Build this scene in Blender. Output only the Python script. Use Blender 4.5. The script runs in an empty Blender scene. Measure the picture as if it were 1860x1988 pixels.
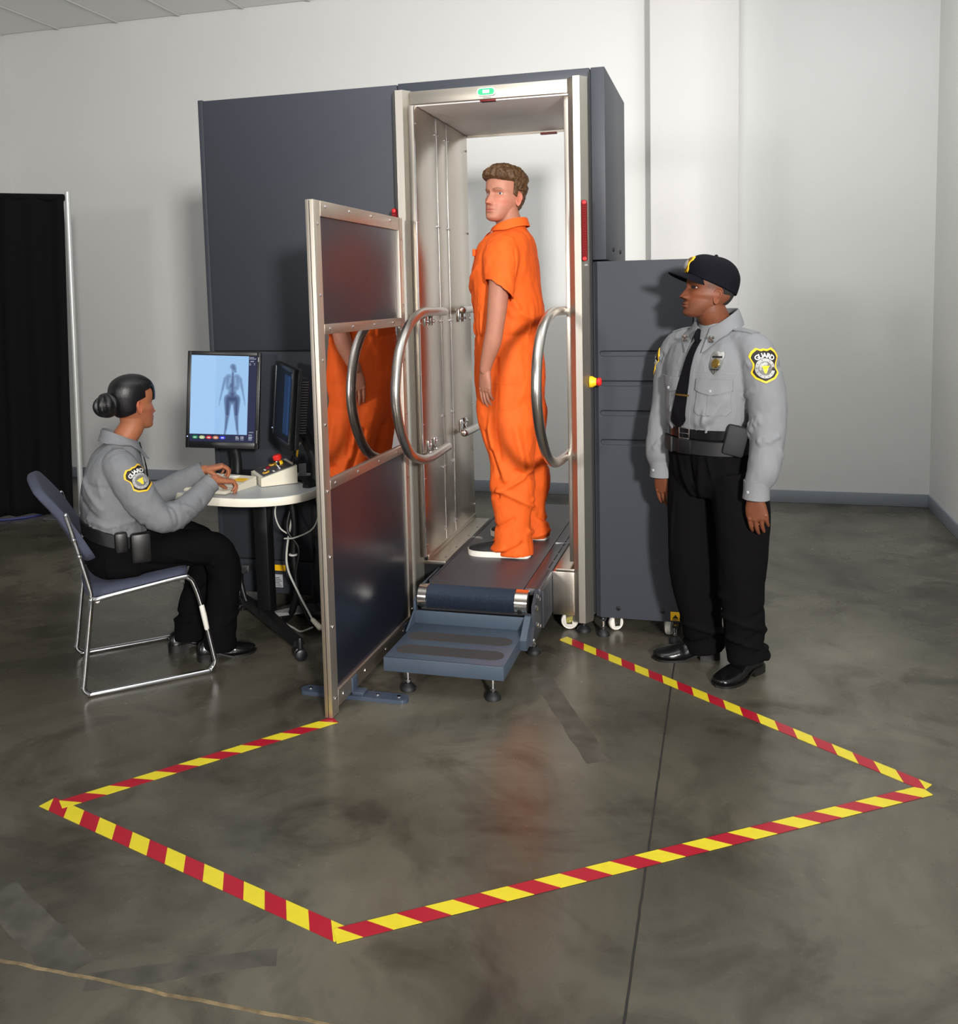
import bpy, bmesh, math, random
import numpy as np
from mathutils import Vector, Matrix
from mathutils.bvhtree import BVHTree
random.seed(7); RNG = np.random.default_rng(7)
SC = bpy.context.scene
COL = SC.collection
PI = math.pi

# ------------------------------------------------------------------ camera, world, lights, exposure
cam_d = bpy.data.cameras.new('camera'); cam = bpy.data.objects.new('camera', cam_d); COL.objects.link(cam)
FPX, CXP, CYP = 1758.6353, 948.2672, 733.0931          # focal length and principal point for a 1860 x 1988 frame
cam_d.sensor_fit = 'HORIZONTAL'; cam_d.sensor_width = 36.0
cam_d.lens = FPX / 1860 * 36.0
cam_d.shift_x = (930 - CXP) / 1860; cam_d.shift_y = (CYP - 994) / 1860
cam_d.clip_start = 0.05; cam_d.clip_end = 60
_y, _p, _r = 0.25771037, 0.0911852, -0.02137339
def _rx(a): c, s = math.cos(a), math.sin(a); return np.array([[1,0,0],[0,c,-s],[0,s,c]])
def _rz(a): c, s = math.cos(a), math.sin(a); return np.array([[c,-s,0],[s,c,0],[0,0,1]])
CR = _rz(_r) @ _rx(_p) @ np.array([[1,0,0],[0,0,-1],[0,1,0]], float) @ _rz(_y).T
cam.matrix_world = Matrix((( CR[0,0], -CR[1,0], -CR[2,0], 1.3015), (CR[0,1], -CR[1,1], -CR[2,1], -4.1063), (CR[0,2], -CR[1,2], -CR[2,2], 1.5890), (0,0,0,1)))
SC.camera = cam
SC.view_settings.view_transform = 'Standard'; SC.view_settings.look = 'None'
SC.view_settings.exposure = -0.28; SC.view_settings.gamma = 1.0; SC.view_settings.use_curve_mapping = False

w = bpy.data.worlds.new('room_ambient'); SC.world = w; w.use_nodes = True
w.node_tree.nodes['Background'].inputs[0].default_value = (0.91, 0.96, 1.0, 1)
w.node_tree.nodes['Background'].inputs[1].default_value = 0.20

def area_light(name, loc, target, size, power, color, spread=PI, sy=None):
    d = bpy.data.lights.new(name, 'AREA'); d.energy = power; d.color = color; d.spread = spread
    d.shape = 'RECTANGLE'; d.size = size; d.size_y = sy or size
    o = bpy.data.objects.new(name, d); COL.objects.link(o); o.location = loc
    o.rotation_euler = (Vector(target) - Vector(loc)).to_track_quat('-Z', 'Y').to_euler()
    return o
area_light('flash_left', (-1.7, -7.6, 2.30), (0.5, 0.6, 1.45), 0.6, 34, (1.0, 0.96, 0.92), math.radians(90))
area_light('flash_right', (3.95, -7.4, 2.75), (0.6, 0.3, 1.35), 0.55, 235, (1.0, 0.965, 0.93), math.radians(90))
area_light('background_strobe', (-0.55, 1.0, 1.35), (0.35, 2.88, 1.75), 0.4, 9, (1.0, 0.97, 0.95))
area_light('right_wall_fill', (1.9, 0.9, 3.93), (1.95, 1.4, 0.0), 0.6, 42, (0.97, 1.0, 0.98), PI, 1.2)  # unseen overhead fill, added to brighten the right wall and floor
area_light('ceiling_bounce', (0.7, -2.2, 2.5), (0.6, -1.8, 3.98), 0.8, 150, (0.97, 0.985, 1.0))

# ------------------------------------------------------------------ materials
def srgb(r, g, b):
    f = lambda c: c/12.92 if c <= 0.04045 else ((c+0.055)/1.055)**2.4
    return (f(r/255), f(g/255), f(b/255), 1)
MATS = {}
def mat(name, rgb, rough=0.6, metal=0.0, spec=0.5, var=0.0, vscale=8.0, bump=0.0, bscale=200.0, coat=0.0, sheen=0.0, emit=None, estr=0.0, attr=None, stretch=None, sss=0.0):
    if name in MATS: return MATS[name]
    m = bpy.data.materials.new(name); m.use_nodes = True; nt = m.node_tree; N = nt.nodes; L = nt.links
    b = N['Principled BSDF']; c = srgb(*rgb)
    b.inputs['Base Color'].default_value = c; b.inputs['Roughness'].default_value = rough
    b.inputs['Metallic'].default_value = metal; b.inputs['Specular IOR Level'].default_value = spec
    b.inputs['Coat Weight'].default_value = coat; b.inputs['Sheen Weight'].default_value = sheen
    if sss: b.inputs['Subsurface Weight'].default_value = sss; b.inputs['Subsurface Radius'].default_value = (0.012, 0.005, 0.003)
    tc = None
    def coords(sc):
        nonlocal tc
        if tc is None: tc = N.new('ShaderNodeTexCoord')
        mp = N.new('ShaderNodeMapping'); L.new(tc.outputs['Object'], mp.inputs['Vector'])
        mp.inputs['Scale'].default_value = sc if isinstance(sc, tuple) else (sc, sc, sc)
        return mp
    src = None
    if attr:
        a = N.new('ShaderNodeAttribute'); a.attribute_name = attr; src = a.outputs['Color']
    if var:
        no = N.new('ShaderNodeTexNoise'); no.inputs['Scale'].default_value = 1.0; no.inputs['Detail'].default_value = 5
        L.new(coords(tuple(vscale*s for s in (stretch or (1,1,1)))).outputs[0], no.inputs['Vector'])
        mr = N.new('ShaderNodeMapRange'); mr.inputs[1].default_value = 0.3; mr.inputs[2].default_value = 0.7
        mr.inputs[3].default_value = 1-var; mr.inputs[4].default_value = 1+var; L.new(no.outputs['Fac'], mr.inputs[0])
        mx = N.new('ShaderNodeMix'); mx.data_type = 'RGBA'; mx.blend_type = 'MULTIPLY'; mx.inputs[0].default_value = 1
        if src: L.new(src, mx.inputs[6])
        else: mx.inputs[6].default_value = c
        L.new(mr.outputs[0], mx.inputs[7]); src = mx.outputs[2]
    if src: L.new(src, b.inputs['Base Color'])
    if bump:
        no = N.new('ShaderNodeTexNoise'); no.inputs['Scale'].default_value = 1.0; no.inputs['Detail'].default_value = 3
        L.new(coords(tuple(bscale*s for s in (stretch or (1,1,1)))).outputs[0], no.inputs['Vector'])
        bp = N.new('ShaderNodeBump'); bp.inputs['Strength'].default_value = bump; bp.inputs['Distance'].default_value = 0.002
        L.new(no.outputs['Fac'], bp.inputs['Height']); L.new(bp.outputs[0], b.inputs['Normal'])
    if emit:
        b.inputs['Emission Color'].default_value = srgb(*emit); b.inputs['Emission Strength'].default_value = estr
    MATS[name] = m
    return m
def steel(name, rgb, rough, stretch, aniso=0.0):
    m = mat(name, rgb, rough, 1.0, var=0.06, vscale=1.0, bump=0.10, bscale=1.0, stretch=stretch)
    return m
PAINT = mat('slate_paint', (52, 55, 62), 0.48, 0.0, 0.32, bump=0.06, bscale=500)
PAINT2 = mat('slate_step_paint', (68, 80, 94), 0.36, 0.0, 0.5, bump=0.05, bscale=500)
DARKSEAM = mat('seam_black', (14, 15, 18), 0.7)
STEEL = steel('brushed_steel', (205, 196, 184), 0.30, (300, 300, 4))
STEELH = steel('brushed_steel_flat', (176, 169, 158), 0.42, (4, 300, 300))
STEELY = steel('brushed_steel_floorwise', (198, 190, 178), 0.34, (300, 5, 300))
POSTM = steel('brushed_post_steel', (182, 177, 168), 0.46, (300, 300, 4))
CHROME = mat('chrome', (225, 225, 228), 0.10, 1.0)
SATIN = mat('satin_tube_steel', (204, 200, 194), 0.30, 1.0, bump=0.04, bscale=300)
RUBBER = mat('black_rubber', (22, 22, 24), 0.6)
BLACKP = mat('black_plastic', (20, 20, 23), 0.38)
BLACKM = mat('black_metal', (17, 17, 20), 0.45, 0.0)
WHITEP = mat('white_nylon', (228, 224, 214), 0.4)
YELLOW = mat('yellow_plastic', (244, 200, 30), 0.45)
RED = mat('red_plastic', (214, 40, 34), 0.35)
WALL = mat('white_wall_paint', (214, 214, 212), 0.75, 0, 0.25, var=0.012, vscale=1.5, bump=0.05, bscale=160)
PILLAR = mat('white_pillar_paint', (200, 198, 197), 0.75, 0, 0.25, var=0.012, vscale=1.5, bump=0.05, bscale=160)
BASEB = mat('grey_vinyl_base', (134, 141, 150), 0.45)
TILE = mat('ceiling_tile', (236, 236, 234), 0.9, bump=0.3, bscale=120)
TBAR = mat('ceiling_bar', (205, 205, 203), 0.6)

# ------------------------------------------------------------------ geometry helpers (numpy)
A3 = lambda v: np.array(v, float)
def unit(v): v = A3(v); return v/ (np.linalg.norm(v) + 1e-12)
def J(*ms):
    V = []; F = []; o = 0
    for m in ms:
        if m is None: continue
        v, f = m; v = np.asarray(v, float).reshape(-1, 3); V.append(v); F += [tuple(i+o for i in q) for q in f]; o += len(v)
    return (np.vstack(V), F)
def xf(m, R=None, t=(0,0,0), s=1.0):
    v = np.asarray(m[0], float)*s
    if R is not None: v = v @ np.asarray(R).T
    return (v + A3(t), m[1])
def basis(f, u=(0,0,1)):
    f = unit(f); l = unit(np.cross(u, f)); uu = np.cross(f, l); return f, l, uu
def bmv(bm):
    bm.verts.index_update(); V = np.array([v.co[:] for v in bm.verts]); F = [tuple(v.index for v in f.verts) for f in bm.faces]; bm.free(); return (V, F)
def box(c, s, bev=0.0, seg=2, R=None):
    bm = bmesh.new(); bmesh.ops.create_cube(bm, size=1.0)
    for v in bm.verts: v.co = Vector((v.co.x*s[0], v.co.y*s[1], v.co.z*s[2]))
    if bev > 0: bmesh.ops.bevel(bm, geom=bm.edges[:], offset=min(bev, min(s)*0.45), segments=seg, affect='EDGES', profile=0.5)
    m = bmv(bm); return xf(m, R, c)
def bx(x0, x1, y0, y1, z0, z1, bev=0.0, seg=2): return box(((x0+x1)/2, (y0+y1)/2, (z0+z1)/2), (abs(x1-x0), abs(y1-y0), abs(z1-z0)), bev, seg)
def prism(poly, ext, cap=True):
    p = np.asarray(poly, float); n = len(p); V = np.vstack([p, p + A3(ext)])
    F = [(i, (i+1) % n, n+(i+1) % n, n+i) for i in range(n)]
    if cap: F += [tuple(range(n))[::-1], tuple(range(n, 2*n))]
    return (V, F)
def ringloft(rings, cap=True):
    k = len(rings); n = len(rings[0]); V = np.vstack(rings); F = []
    for i in range(k-1):
        for j in range(n):
            F.append((i*n+j, i*n+(j+1) % n, (i+1)*n+(j+1) % n, (i+1)*n+j))
    if cap: F += [tuple(range(n))[::-1], tuple(range((k-1)*n, k*n))]
    return (V, F)
def crom(K, per):
    K = np.asarray(K, float)
    if len(K) < 3: return np.array([K[0] + (K[-1]-K[0])*t for t in np.linspace(0, 1, per+1)])
    P = np.vstack([2*K[0]-K[1], K, 2*K[-1]-K[-2]]); out = []
    for i in range(1, len(P)-2):
        for t in np.linspace(0, 1, per, endpoint=False):
            a, b, c, d = P[i-1], P[i], P[i+1], P[i+2]
            out.append(0.5*((2*b) + (c-a)*t + (2*a-5*b+4*c-d)*t*t + (3*b-a-3*c+d)*t**3))
    out.append(P[-2]); return np.array(out)
def tube(pts, r, n=12, per=0, round_ends=False, up=None, flat=None):
    """round tube along points; r scalar or list; flat=(scale_u, scale_v) squashes the section"""
    pts = np.asarray(pts, float); r = np.full(len(pts), r, float) if np.isscalar(r) else np.asarray(r, float)
    if per:
        q = crom(np.column_stack([pts, r]), per); pts, r = q[:, :3], np.maximum(q[:, 3], 1e-4)
    T = np.gradient(pts, axis=0); T /= np.linalg.norm(T, axis=1)[:, None] + 1e-12
    if round_ends:
        a = [pts[0]-T[0]*r[0]*k for k in (0.92, 0.75, 0.45)]; b = [pts[-1]+T[-1]*r[-1]*k for k in (0.45, 0.75, 0.92)]
        sc = [0.39, 0.66, 0.89]
        pts = np.vstack([a, pts, b]); T = np.vstack([[T[0]]*3, T, [T[-1]]*3])
        r = np.concatenate([r[0]*np.array(sc), r, r[-1]*np.array(sc[::-1])])
    u0 = A3(up) if up is not None else (A3((0,0,1)) if abs(T[0][2]) < 0.9 else A3((1,0,0)))
    ang = np.linspace(0, 2*PI, n, endpoint=False); rings = []
    u = u0 - T[0]*(u0 @ T[0]); u /= np.linalg.norm(u)
    fu, fv = flat or (1, 1)
    for p, t, rr in zip(pts, T, r):
        u = u - t*(u @ t); u /= np.linalg.norm(u) + 1e-12; v = np.cross(t, u)
        rings.append(p + rr*(np.cos(ang)[:, None]*u*fu + np.sin(ang)[:, None]*v*fv))
    return ringloft(rings)
def cyl(p0, p1, r, n=16, r2=None): return tube([p0, p1], [r, r if r2 is None else r2], n)
def lathe(prof, c, d=(0,0,1), n=20):
    d = unit(d); a = unit(np.cross(d, (1,0,0) if abs(d[0]) < 0.9 else (0,1,0))); b = np.cross(d, a)
    ang = np.linspace(0, 2*PI, n, endpoint=False)
    return ringloft([A3(c) + d*h + max(r, 1e-4)*(np.cos(ang)[:, None]*a + np.sin(ang)[:, None]*b) for r, h in prof])
def ball(c, r, n=16, m=10, s=(1,1,1)):
    th = np.linspace(0.06, PI-0.06, m)
    return xf(lathe([(math.sin(t), -math.cos(t)) for t in th], (0,0,0), n=n), np.diag(A3(s)*r), c)
def arc(c, r, a0, a1, n, ax=(1,0,0), ay=(0,1,0)):
    return [A3(c) + r*(math.cos(a)*A3(ax) + math.sin(a)*A3(ay)) for a in np.linspace(a0, a1, n)]
def grid_sheet(P, thick=0.0, nrm=None):
    """P [r][c] array of points -> sheet; thick>0 closes it with an offset copy along nrm"""
    P = np.asarray(P, float); r, c = P.shape[:2]; V = P.reshape(-1, 3); F = []
    for i in range(r-1):
        for j in range(c-1): F.append((i*c+j, i*c+j+1, (i+1)*c+j+1, (i+1)*c+j))
    if thick:
        n = len(V); nn = np.asarray(nrm, float)
        V = np.vstack([V, V + (nn if nn.ndim == 2 else nn[None, :])*thick]); F += [tuple(i+n for i in f[::-1]) for f in F]
        bd = [j for j in range(c)] + [i*c+c-1 for i in range(1, r)] + [(r-1)*c+j for j in range(c-2, -1, -1)] + [i*c for i in range(r-2, 0, -1)]
        for a, b in zip(bd, bd[1:]+bd[:1]): F.append((a, a+n, b+n, b))
    return (V, F)

# ------------------------------------------------------------------ objects
def new_mesh(name, m, mats, smooth=True, angle=40, fmat=None):
    me = bpy.data.meshes.new(name); V, F = m
    me.from_pydata(np.asarray(V, float).tolist(), [], F)
    for k in (mats if isinstance(mats, (list, tuple)) else [mats]): me.materials.append(k)
    if fmat is not None: me.polygons.foreach_set('material_index', np.asarray(fmat, np.int32))
    if smooth:
        me.polygons.foreach_set('use_smooth', np.ones(len(me.polygons), bool))
        if angle < 180: me.set_sharp_from_angle(angle=math.radians(angle))
    bm = bmesh.new(); bm.from_mesh(me); bmesh.ops.recalc_face_normals(bm, faces=bm.faces); bm.to_mesh(me); bm.free()
    me.update(); return me
ROOT = {}
def thing(name, label, cat, loc=(0,0,0), group=None, kind=None):
    o = bpy.data.objects.new(name, None); COL.objects.link(o); o.location = loc; o.empty_display_size = 0.1
    if kind: o['kind'] = kind
    if label: o['label'] = label
    if cat: o['category'] = cat
    if group: o['group'] = group
    ROOT[o.name] = A3(loc); return o
def part(name, m, mats, parent, label=None, smooth=True, angle=40, fmat=None, me=None, kind=None):
    L = ROOT[parent.name]
    if me is None: me = new_mesh(name, (np.asarray(m[0], float) - L, m[1]), mats, smooth, angle, fmat)
    o = bpy.data.objects.new(name, me); COL.objects.link(o); o.parent = parent; ROOT[o.name] = L
    if label: o['label'] = label
    if kind: o['kind'] = kind
    return o
def solo(name, m, mats, label=None, cat=None, kind=None, group=None, loc=None, **k):
    """a thing (or a piece of the setting) that is one mesh"""
    V = np.asarray(m[0], float)
    if loc is None: loc = (V.min(0)+V.max(0))/2; loc[2] = V[:, 2].min()
    o = bpy.data.objects.new(name, new_mesh(name, (V - A3(loc), m[1]), mats, **k)); COL.objects.link(o); o.location = loc
    ROOT[o.name] = A3(loc)
    if kind: o['kind'] = kind
    if label: o['label'] = label
    if cat: o['category'] = cat
    if group: o['group'] = group
    return o
def stamp(name, me, pos, parent, R=None):
    """another instance of a small shared mesh (modelled at the origin)"""
    o = bpy.data.objects.new(name, me); COL.objects.link(o); o.parent = parent; L = ROOT[parent.name]
    M = Matrix.Translation(Vector(A3(pos)-L))
    if R is not None: M = M @ Matrix([[*R[i], 0] for i in range(3)] + [[0,0,0,1]])
    o.matrix_local = M; ROOT[o.name] = L; return o

# ------------------------------------------------------------------ the room
YB, XL, XR, ZC = 2.881, -4.97, 2.715, 3.98
def floor_material():
    m = bpy.data.materials.new('polished_concrete'); m.use_nodes = True; nt = m.node_tree; N = nt.nodes; L = nt.links
    b = N['Principled BSDF']; tc = N.new('ShaderNodeTexCoord')
    def noise(sc, det, rough=0.55, dist=0.0):
        n = N.new('ShaderNodeTexNoise'); n.inputs['Scale'].default_value = sc; n.inputs['Detail'].default_value = det
        n.inputs['Roughness'].default_value = rough; n.inputs['Distortion'].default_value = dist
        L.new(tc.outputs['Object'], n.inputs['Vector']); return n
    r = N.new('ShaderNodeValToRGB'); e = r.color_ramp.elements
    e[0].position = 0.30; e[0].color = srgb(60, 57, 50); e[1].position = 0.72; e[1].color = srgb(110, 106, 94)
    k = e.new(0.5); k.color = srgb(87, 83, 72)
    n1 = noise(0.9, 9, 0.62, 0.6); L.new(n1.outputs['Fac'], r.inputs[0])
    n2 = noise(2.2, 7, 0.6, 1.2); r2 = N.new('ShaderNodeValToRGB'); e2 = r2.color_ramp.elements
    e2[0].position = 0.33; e2[0].color = (0.42, 0.40, 0.38, 1); e2[1].position = 0.52; e2[1].color = (1, 1, 1, 1)
    L.new(n2.outputs['Fac'], r2.inputs[0])
    mx = N.new('ShaderNodeMix'); mx.data_type = 'RGBA'; mx.blend_type = 'MULTIPLY'; mx.inputs[0].default_value = 0.85
    L.new(r.outputs[0], mx.inputs[6]); L.new(r2.outputs[0], mx.inputs[7])
    n3 = noise(30, 6, 0.75); r3 = N.new('ShaderNodeValToRGB'); e3 = r3.color_ramp.elements
    e3[0].position = 0.66; e3[0].color = (0, 0, 0, 1); e3[1].position = 0.78; e3[1].color = (0.45, 0.45, 0.45, 1)
    L.new(n3.outputs['Fac'], r3.inputs[0])
    mx2 = N.new('ShaderNodeMix'); mx2.data_type = 'RGBA'; mx2.blend_type = 'MIX'
    L.new(r3.outputs[0], mx2.inputs[0]); L.new(mx.outputs[2], mx2.inputs[6]); mx2.inputs[7].default_value = srgb(170, 168, 160)
    n5 = noise(1.7, 3, 0.5, 0.4); r5 = N.new('ShaderNodeValToRGB'); e5 = r5.color_ramp.elements
    e5[0].position = 0.70; e5[0].color = (0, 0, 0, 1); e5[1].position = 0.76; e5[1].color = (0.35, 0.35, 0.35, 1)
    L.new(n5.outputs['Fac'], r5.inputs[0])
    mx3 = N.new('ShaderNodeMix'); mx3.data_type = 'RGBA'
    L.new(r5.outputs[0], mx3.inputs[0]); L.new(mx2.outputs[2], mx3.inputs[6]); mx3.inputs[7].default_value = srgb(96, 74, 54)
    L.new(mx3.outputs[2], b.inputs['Base Color'])
    mr = N.new('ShaderNodeMapRange'); mr.inputs[3].default_value = 0.14; mr.inputs[4].default_value = 0.38
    n4 = noise(3.0, 6); L.new(n4.outputs['Fac'], mr.inputs[0]); L.new(mr.outputs[0], b.inputs['Roughness'])
    b.inputs['Specular IOR Level'].default_value = 0.42
    bp = N.new('ShaderNodeBump'); bp.inputs['Strength'].default_value = 0.12; bp.inputs['Distance'].default_value = 0.01
    L.new(noise(9, 5).outputs['Fac'], bp.inputs['Height']); L.new(bp.outputs[0], b.inputs['Normal'])
    return m
FLOORM = floor_material()
floor = solo('floor', bx(XL-0.2, XR+0.2, -7.0, YB+0.2, -0.2, 0), FLOORM, kind='structure', smooth=False, loc=(0,0,0))
def decal_strip(name, line, halfw, z, m, jit=0.0, parent=None):
    line = np.asarray(line, float); d = np.gradient(line, axis=0); d /= np.linalg.norm(d, axis=1)[:, None]; nn = np.column_stack([-d[:, 1], d[:, 0]])
    jj = RNG.normal(0, jit, (len(line), 2)); wv = halfw*(1+RNG.normal(0, 0.05 if jit else 0, (len(line), 2)))
    a = np.column_stack([line + nn*(wv[:, :1]+jj[:, :1]), np.full(len(line), z)]); b = np.column_stack([line - nn*(wv[:, 1:]-jj[:, :1]), np.full(len(line), z)])
    return part(name, grid_sheet(np.stack([a, b], 1), 0.0004, (0,0,-1)), m, parent or floor, smooth=False)
JOINT = mat('floor_joint_dark', (30, 28, 25), 0.8, var=0.4, vscale=20)
JOINT2 = mat('floor_crack_filler', (120, 104, 76), 0.9, var=0.5, vscale=25)
SKID = mat('old_tape_residue', (74, 71, 64), 0.5, var=0.35, vscale=14)
yy = np.linspace(-6.5, 2.86, 260)
decal_strip('floor_joint', np.column_stack([np.full(len(yy), 1.09) + RNG.normal(0, .0005, len(yy)), yy]), 0.0034, 0.0004, JOINT, 0.0005)
xx = np.linspace(-4.9, 0.9, 200)
decal_strip('floor_joint', np.column_stack([xx, np.full(len(xx), -2.415) + np.convolve(RNG.normal(0, .006, len(xx)+8), np.ones(9)/9, 'valid')]), 0.005, 0.0004, JOINT2, 0.0012)
decal_strip('tape_residue', np.column_stack([np.linspace(0.56, 0.885, 14), np.linspace(-0.54, -1.17, 14)]), 0.042, 0.0003, SKID, 0.002)
decal_strip('tape_residue', np.column_stack([np.linspace(-0.62, -0.2, 14), np.linspace(-2.20, -2.40, 14)]), 0.05, 0.0003, SKID, 0.003)
decal_strip('tape_residue', np.column_stack([np.linspace(-0.15, 0.25, 14), np.linspace(-2.43, -2.25, 14)]), 0.03, 0.00035, SKID, 0.003)

solo('wall_back', bx(XL-0.2, XR+0.2, YB, YB+0.15, -0.1, ZC+0.1), WALL, kind='structure', smooth=False)
solo('wall_left', bx(XL-0.15, XL, -2.5, YB, -0.1, ZC+0.1), WALL, kind='structure', smooth=False)
solo('wall_right', bx(XR, XR+0.15, -2.5, YB, -0.1, ZC+0.1), WALL, kind='structure', smooth=False)
solo('trim_1', bx(0.762, 1.384, YB-0.17, YB+0.01, 0.0, ZC+0.05, 0.004), PILLAR, kind='structure', smooth=False)
def bb(name, x0, x1, y0, y1):
    solo(name, bx(x0, x1, y0, y1, 0, 0.094, 0.004), BASEB, kind='structure')
bb('baseboard_back', XL+0.012, XR, YB-0.012, YB+0.005); bb('baseboard_right', XR-0.012, XR+0.005, -2.4, YB-0.012); bb('baseboard_left', XL-0.005, XL+0.012, -2.4, YB)
bb('baseboard_pillar', 0.75, 1.396, YB-0.182, YB-0.165)
ceil = solo('ceiling', bx(XL-0.15, XR+0.15, -5.5, YB+0.1, ZC+0.03, ZC+0.15), TBAR, kind='structure', smooth=False)
tw, tl = 0.60, 1.20
tile_me = new_mesh('ceiling_tile', box((0,0,0), (tw-0.022, tl-0.022, 0.02), 0.004, 1), TILE, smooth=False)
bar_long = new_mesh('ceiling_bar', box((0,0,0), (0.02, 5.36, 0.012)), TBAR, smooth=False)
nx = int((XR-XL)/tw)+1
for i in range(nx+1):
    x = XL + i*tw
    if x < XR: stamp('ceiling_bar', bar_long, (x, YB-2.69, ZC+0.008), ceil)
    for j in range(4):
        if x + tw/2 < XR: stamp('ceiling_tile', tile_me, (x+tw/2, YB-tl/2-j*tl, ZC+0.022), ceil)

# ------------------------------------------------------------------ hazard tape on the floor
TRED = mat('tape_red', (164, 22, 42), 0.32, var=0.04, vscale=30); TYEL = mat('tape_yellow', (216, 199, 44), 0.32, var=0.04, vscale=30)
def tape(P, Q, wd, n, slant, first, label, z=0.0, phase=0.0):
    P, Q = A3((*P, 0)), A3((*Q, 0)); Ltot = np.linalg.norm(Q-P); d = (Q-P)/Ltot; nn = A3((-d[1], d[0], 0))
    per = Ltot/n; V = []; F = []; fm = []
    th = 0.0012
    ks = np.arange(-2, n+3)
    for k in ks:
        s0, s1 = (k+phase)*per, (k+phase+1)*per
        q = []
        for s, sd in ((s0, -1), (s1, -1), (s1, 1), (s0, 1)): q.append((s + slant*sd*wd/2, sd*wd/2))
        # clip to the strip length
        def clip(poly, f):
            out = []
            for i in range(len(poly)):
                a, b = poly[i], poly[(i+1) % len(poly)]; fa, fb = f(a), f(b)
                if fa >= 0: out.append(a)
                if (fa >= 0) != (fb >= 0):
                    t = fa/(fa-fb); out.append((a[0]+(b[0]-a[0])*t, a[1]+(b[1]-a[1])*t))
            return out
        q = clip(clip(q, lambda p: p[0]), lambda p: Ltot-p[0])
        if len(q) < 3: continue
        m = prism([P + d*a + nn*b + A3((0,0,z)) for a, b in q], (0,0,th)); o = sum(len(v) for v in V); V.append(m[0]); F += [tuple(i+o for i in f) for f in m[1]]
        fm += [int((k % 2 == 0) == first)]*len(m[1])
    return solo('floor_tape', (np.vstack(V), F), [TRED, TYEL], label, 'tape', smooth=False, fmat=fm, group='red and yellow hazard tape strips')
tape((-0.80, -1.795), (0.375, -2.145), 0.056, 15.7, -1.0, False, 'red and yellow striped floor tape, nearest strip on the left, below the partition', 0.0, 0.28)
tape((-0.125, -1.075), (-0.745, -1.80), 0.054, 12.8, -1.0, True, 'red and yellow striped floor tape running away to the foot of the partition panel', 0.0005, 0.40)
tape((0.36, -2.155), (1.915, -1.125), 0.056, 24.4, -1.0, False, 'red and yellow striped floor tape, longest strip across the right foreground', 0.0015, 0.49)
tape((0.575, -0.10), (1.925, -1.105), 0.054, 22.0, -1.0, True, 'red and yellow striped floor tape in front of the standing guard', 0.0005, -0.21)
tape((-4.0, 1.74), (-3.78, 1.70), 0.05, 3.2, 0.6, True, 'short scrap of striped tape on floor by the black drape', 0.0)
solo('floor_cable', tube([(-4.9, 1.22, .008), (-4.2, 1.25, .008), (-3.9, 1.32, .008), (-3.72, 1.48, .008), (-3.70, 1.7, .008)], 0.008, 8, per=6), mat('blue_cable', (38, 50, 110), 0.5), 'thin blue cable on the floor along the black drape', 'cable')

# ------------------------------------------------------------------ body scanner
HM, X0, X2, DM = 2.582, -1.241, 0.779, 0.80
scn = thing('body_scanner', 'slate grey walk-through body scanner with a steel portal around the prisoner', 'scanner', (-0.2, 0.4, 0))
PXL0, PXL1, PXR0, PXR1 = -0.206, -0.114, 0.620, 0.706         # the two portal posts
part('access_panel', bx(X0, -0.195, 0, DM, 0.262, 1.328, 0.004), PAINT, scn)
part('upper_panel', bx(X0, -0.195, 0, DM, 1.334, HM-0.004, 0.004), PAINT, scn)
part('plinth_panel', bx(X0, -0.195, 0, DM, 0.085, 0.256, 0.004), PAINT, scn)
part('cabinet_core', bx(X0+0.012, -0.2, 0.012, DM-0.012, 0.08, HM-0.02), DARKSEAM, scn)
part('edge_trim', bx(X0-0.006, X0+0.02, -0.004, 0.02, 0.085, HM, 0.003), PAINT, scn)
part('header_panel', bx(-0.191, 0.712, 0, DM, 2.505, HM, 0.004), PAINT, scn)
up = part('upper_module', bx(0.716, X2, 0, DM, 1.735, HM, 0.004), PAINT, scn)
for y_, z_ in ((0.26, 1.79), (0.55, 1.79)): part('screw', lathe([(0.010, 0), (0.010, 0.005), (0.006, 0.007)], (X2, y_, z_), (1,0,0), 12), DARKSEAM, up)
part('inner_module', bx(0.625, 0.712, 0.0, DM, 0.09, 2.505), PAINT, scn)
# portal posts: six sided brushed profile
def post(x0, x1, z0, z1, name):
    w_ = x1-x0; poly = [(x0, 0.0), (x0, -0.035), (x0+0.028, -0.075), (x1-0.028, -0.075), (x1, -0.035), (x1, 0.0)]
    bm = bmesh.new(); vs = [bm.verts.new((a, b, z0)) for a, b in poly]; f = bm.faces.new(vs)
    r = bmesh.ops.extrude_face_region(bm, geom=[f]); bmesh.ops.translate(bm, vec=(0,0,z1-z0), verts=[g for g in r['geom'] if isinstance(g, bmesh.types.BMVert)])
    return part(name, bmv(bm), POSTM, scn, angle=20, smooth=True)
post(PXL0, PXL1, 0.07, 2.535, 'portal_post'); post(PXR0, PXR1, 0.07, 2.535, 'portal_post')
hd = part('portal_header', bx(PXL1, PXR0, -0.05, 0.02, 2.47, 2.53, 0.003), STEELH, scn)
part('gap_strip', bx(0.706, 0.716, -0.004, 0.02, 0.1, HM-0.02), DARKSEAM, scn)
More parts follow.
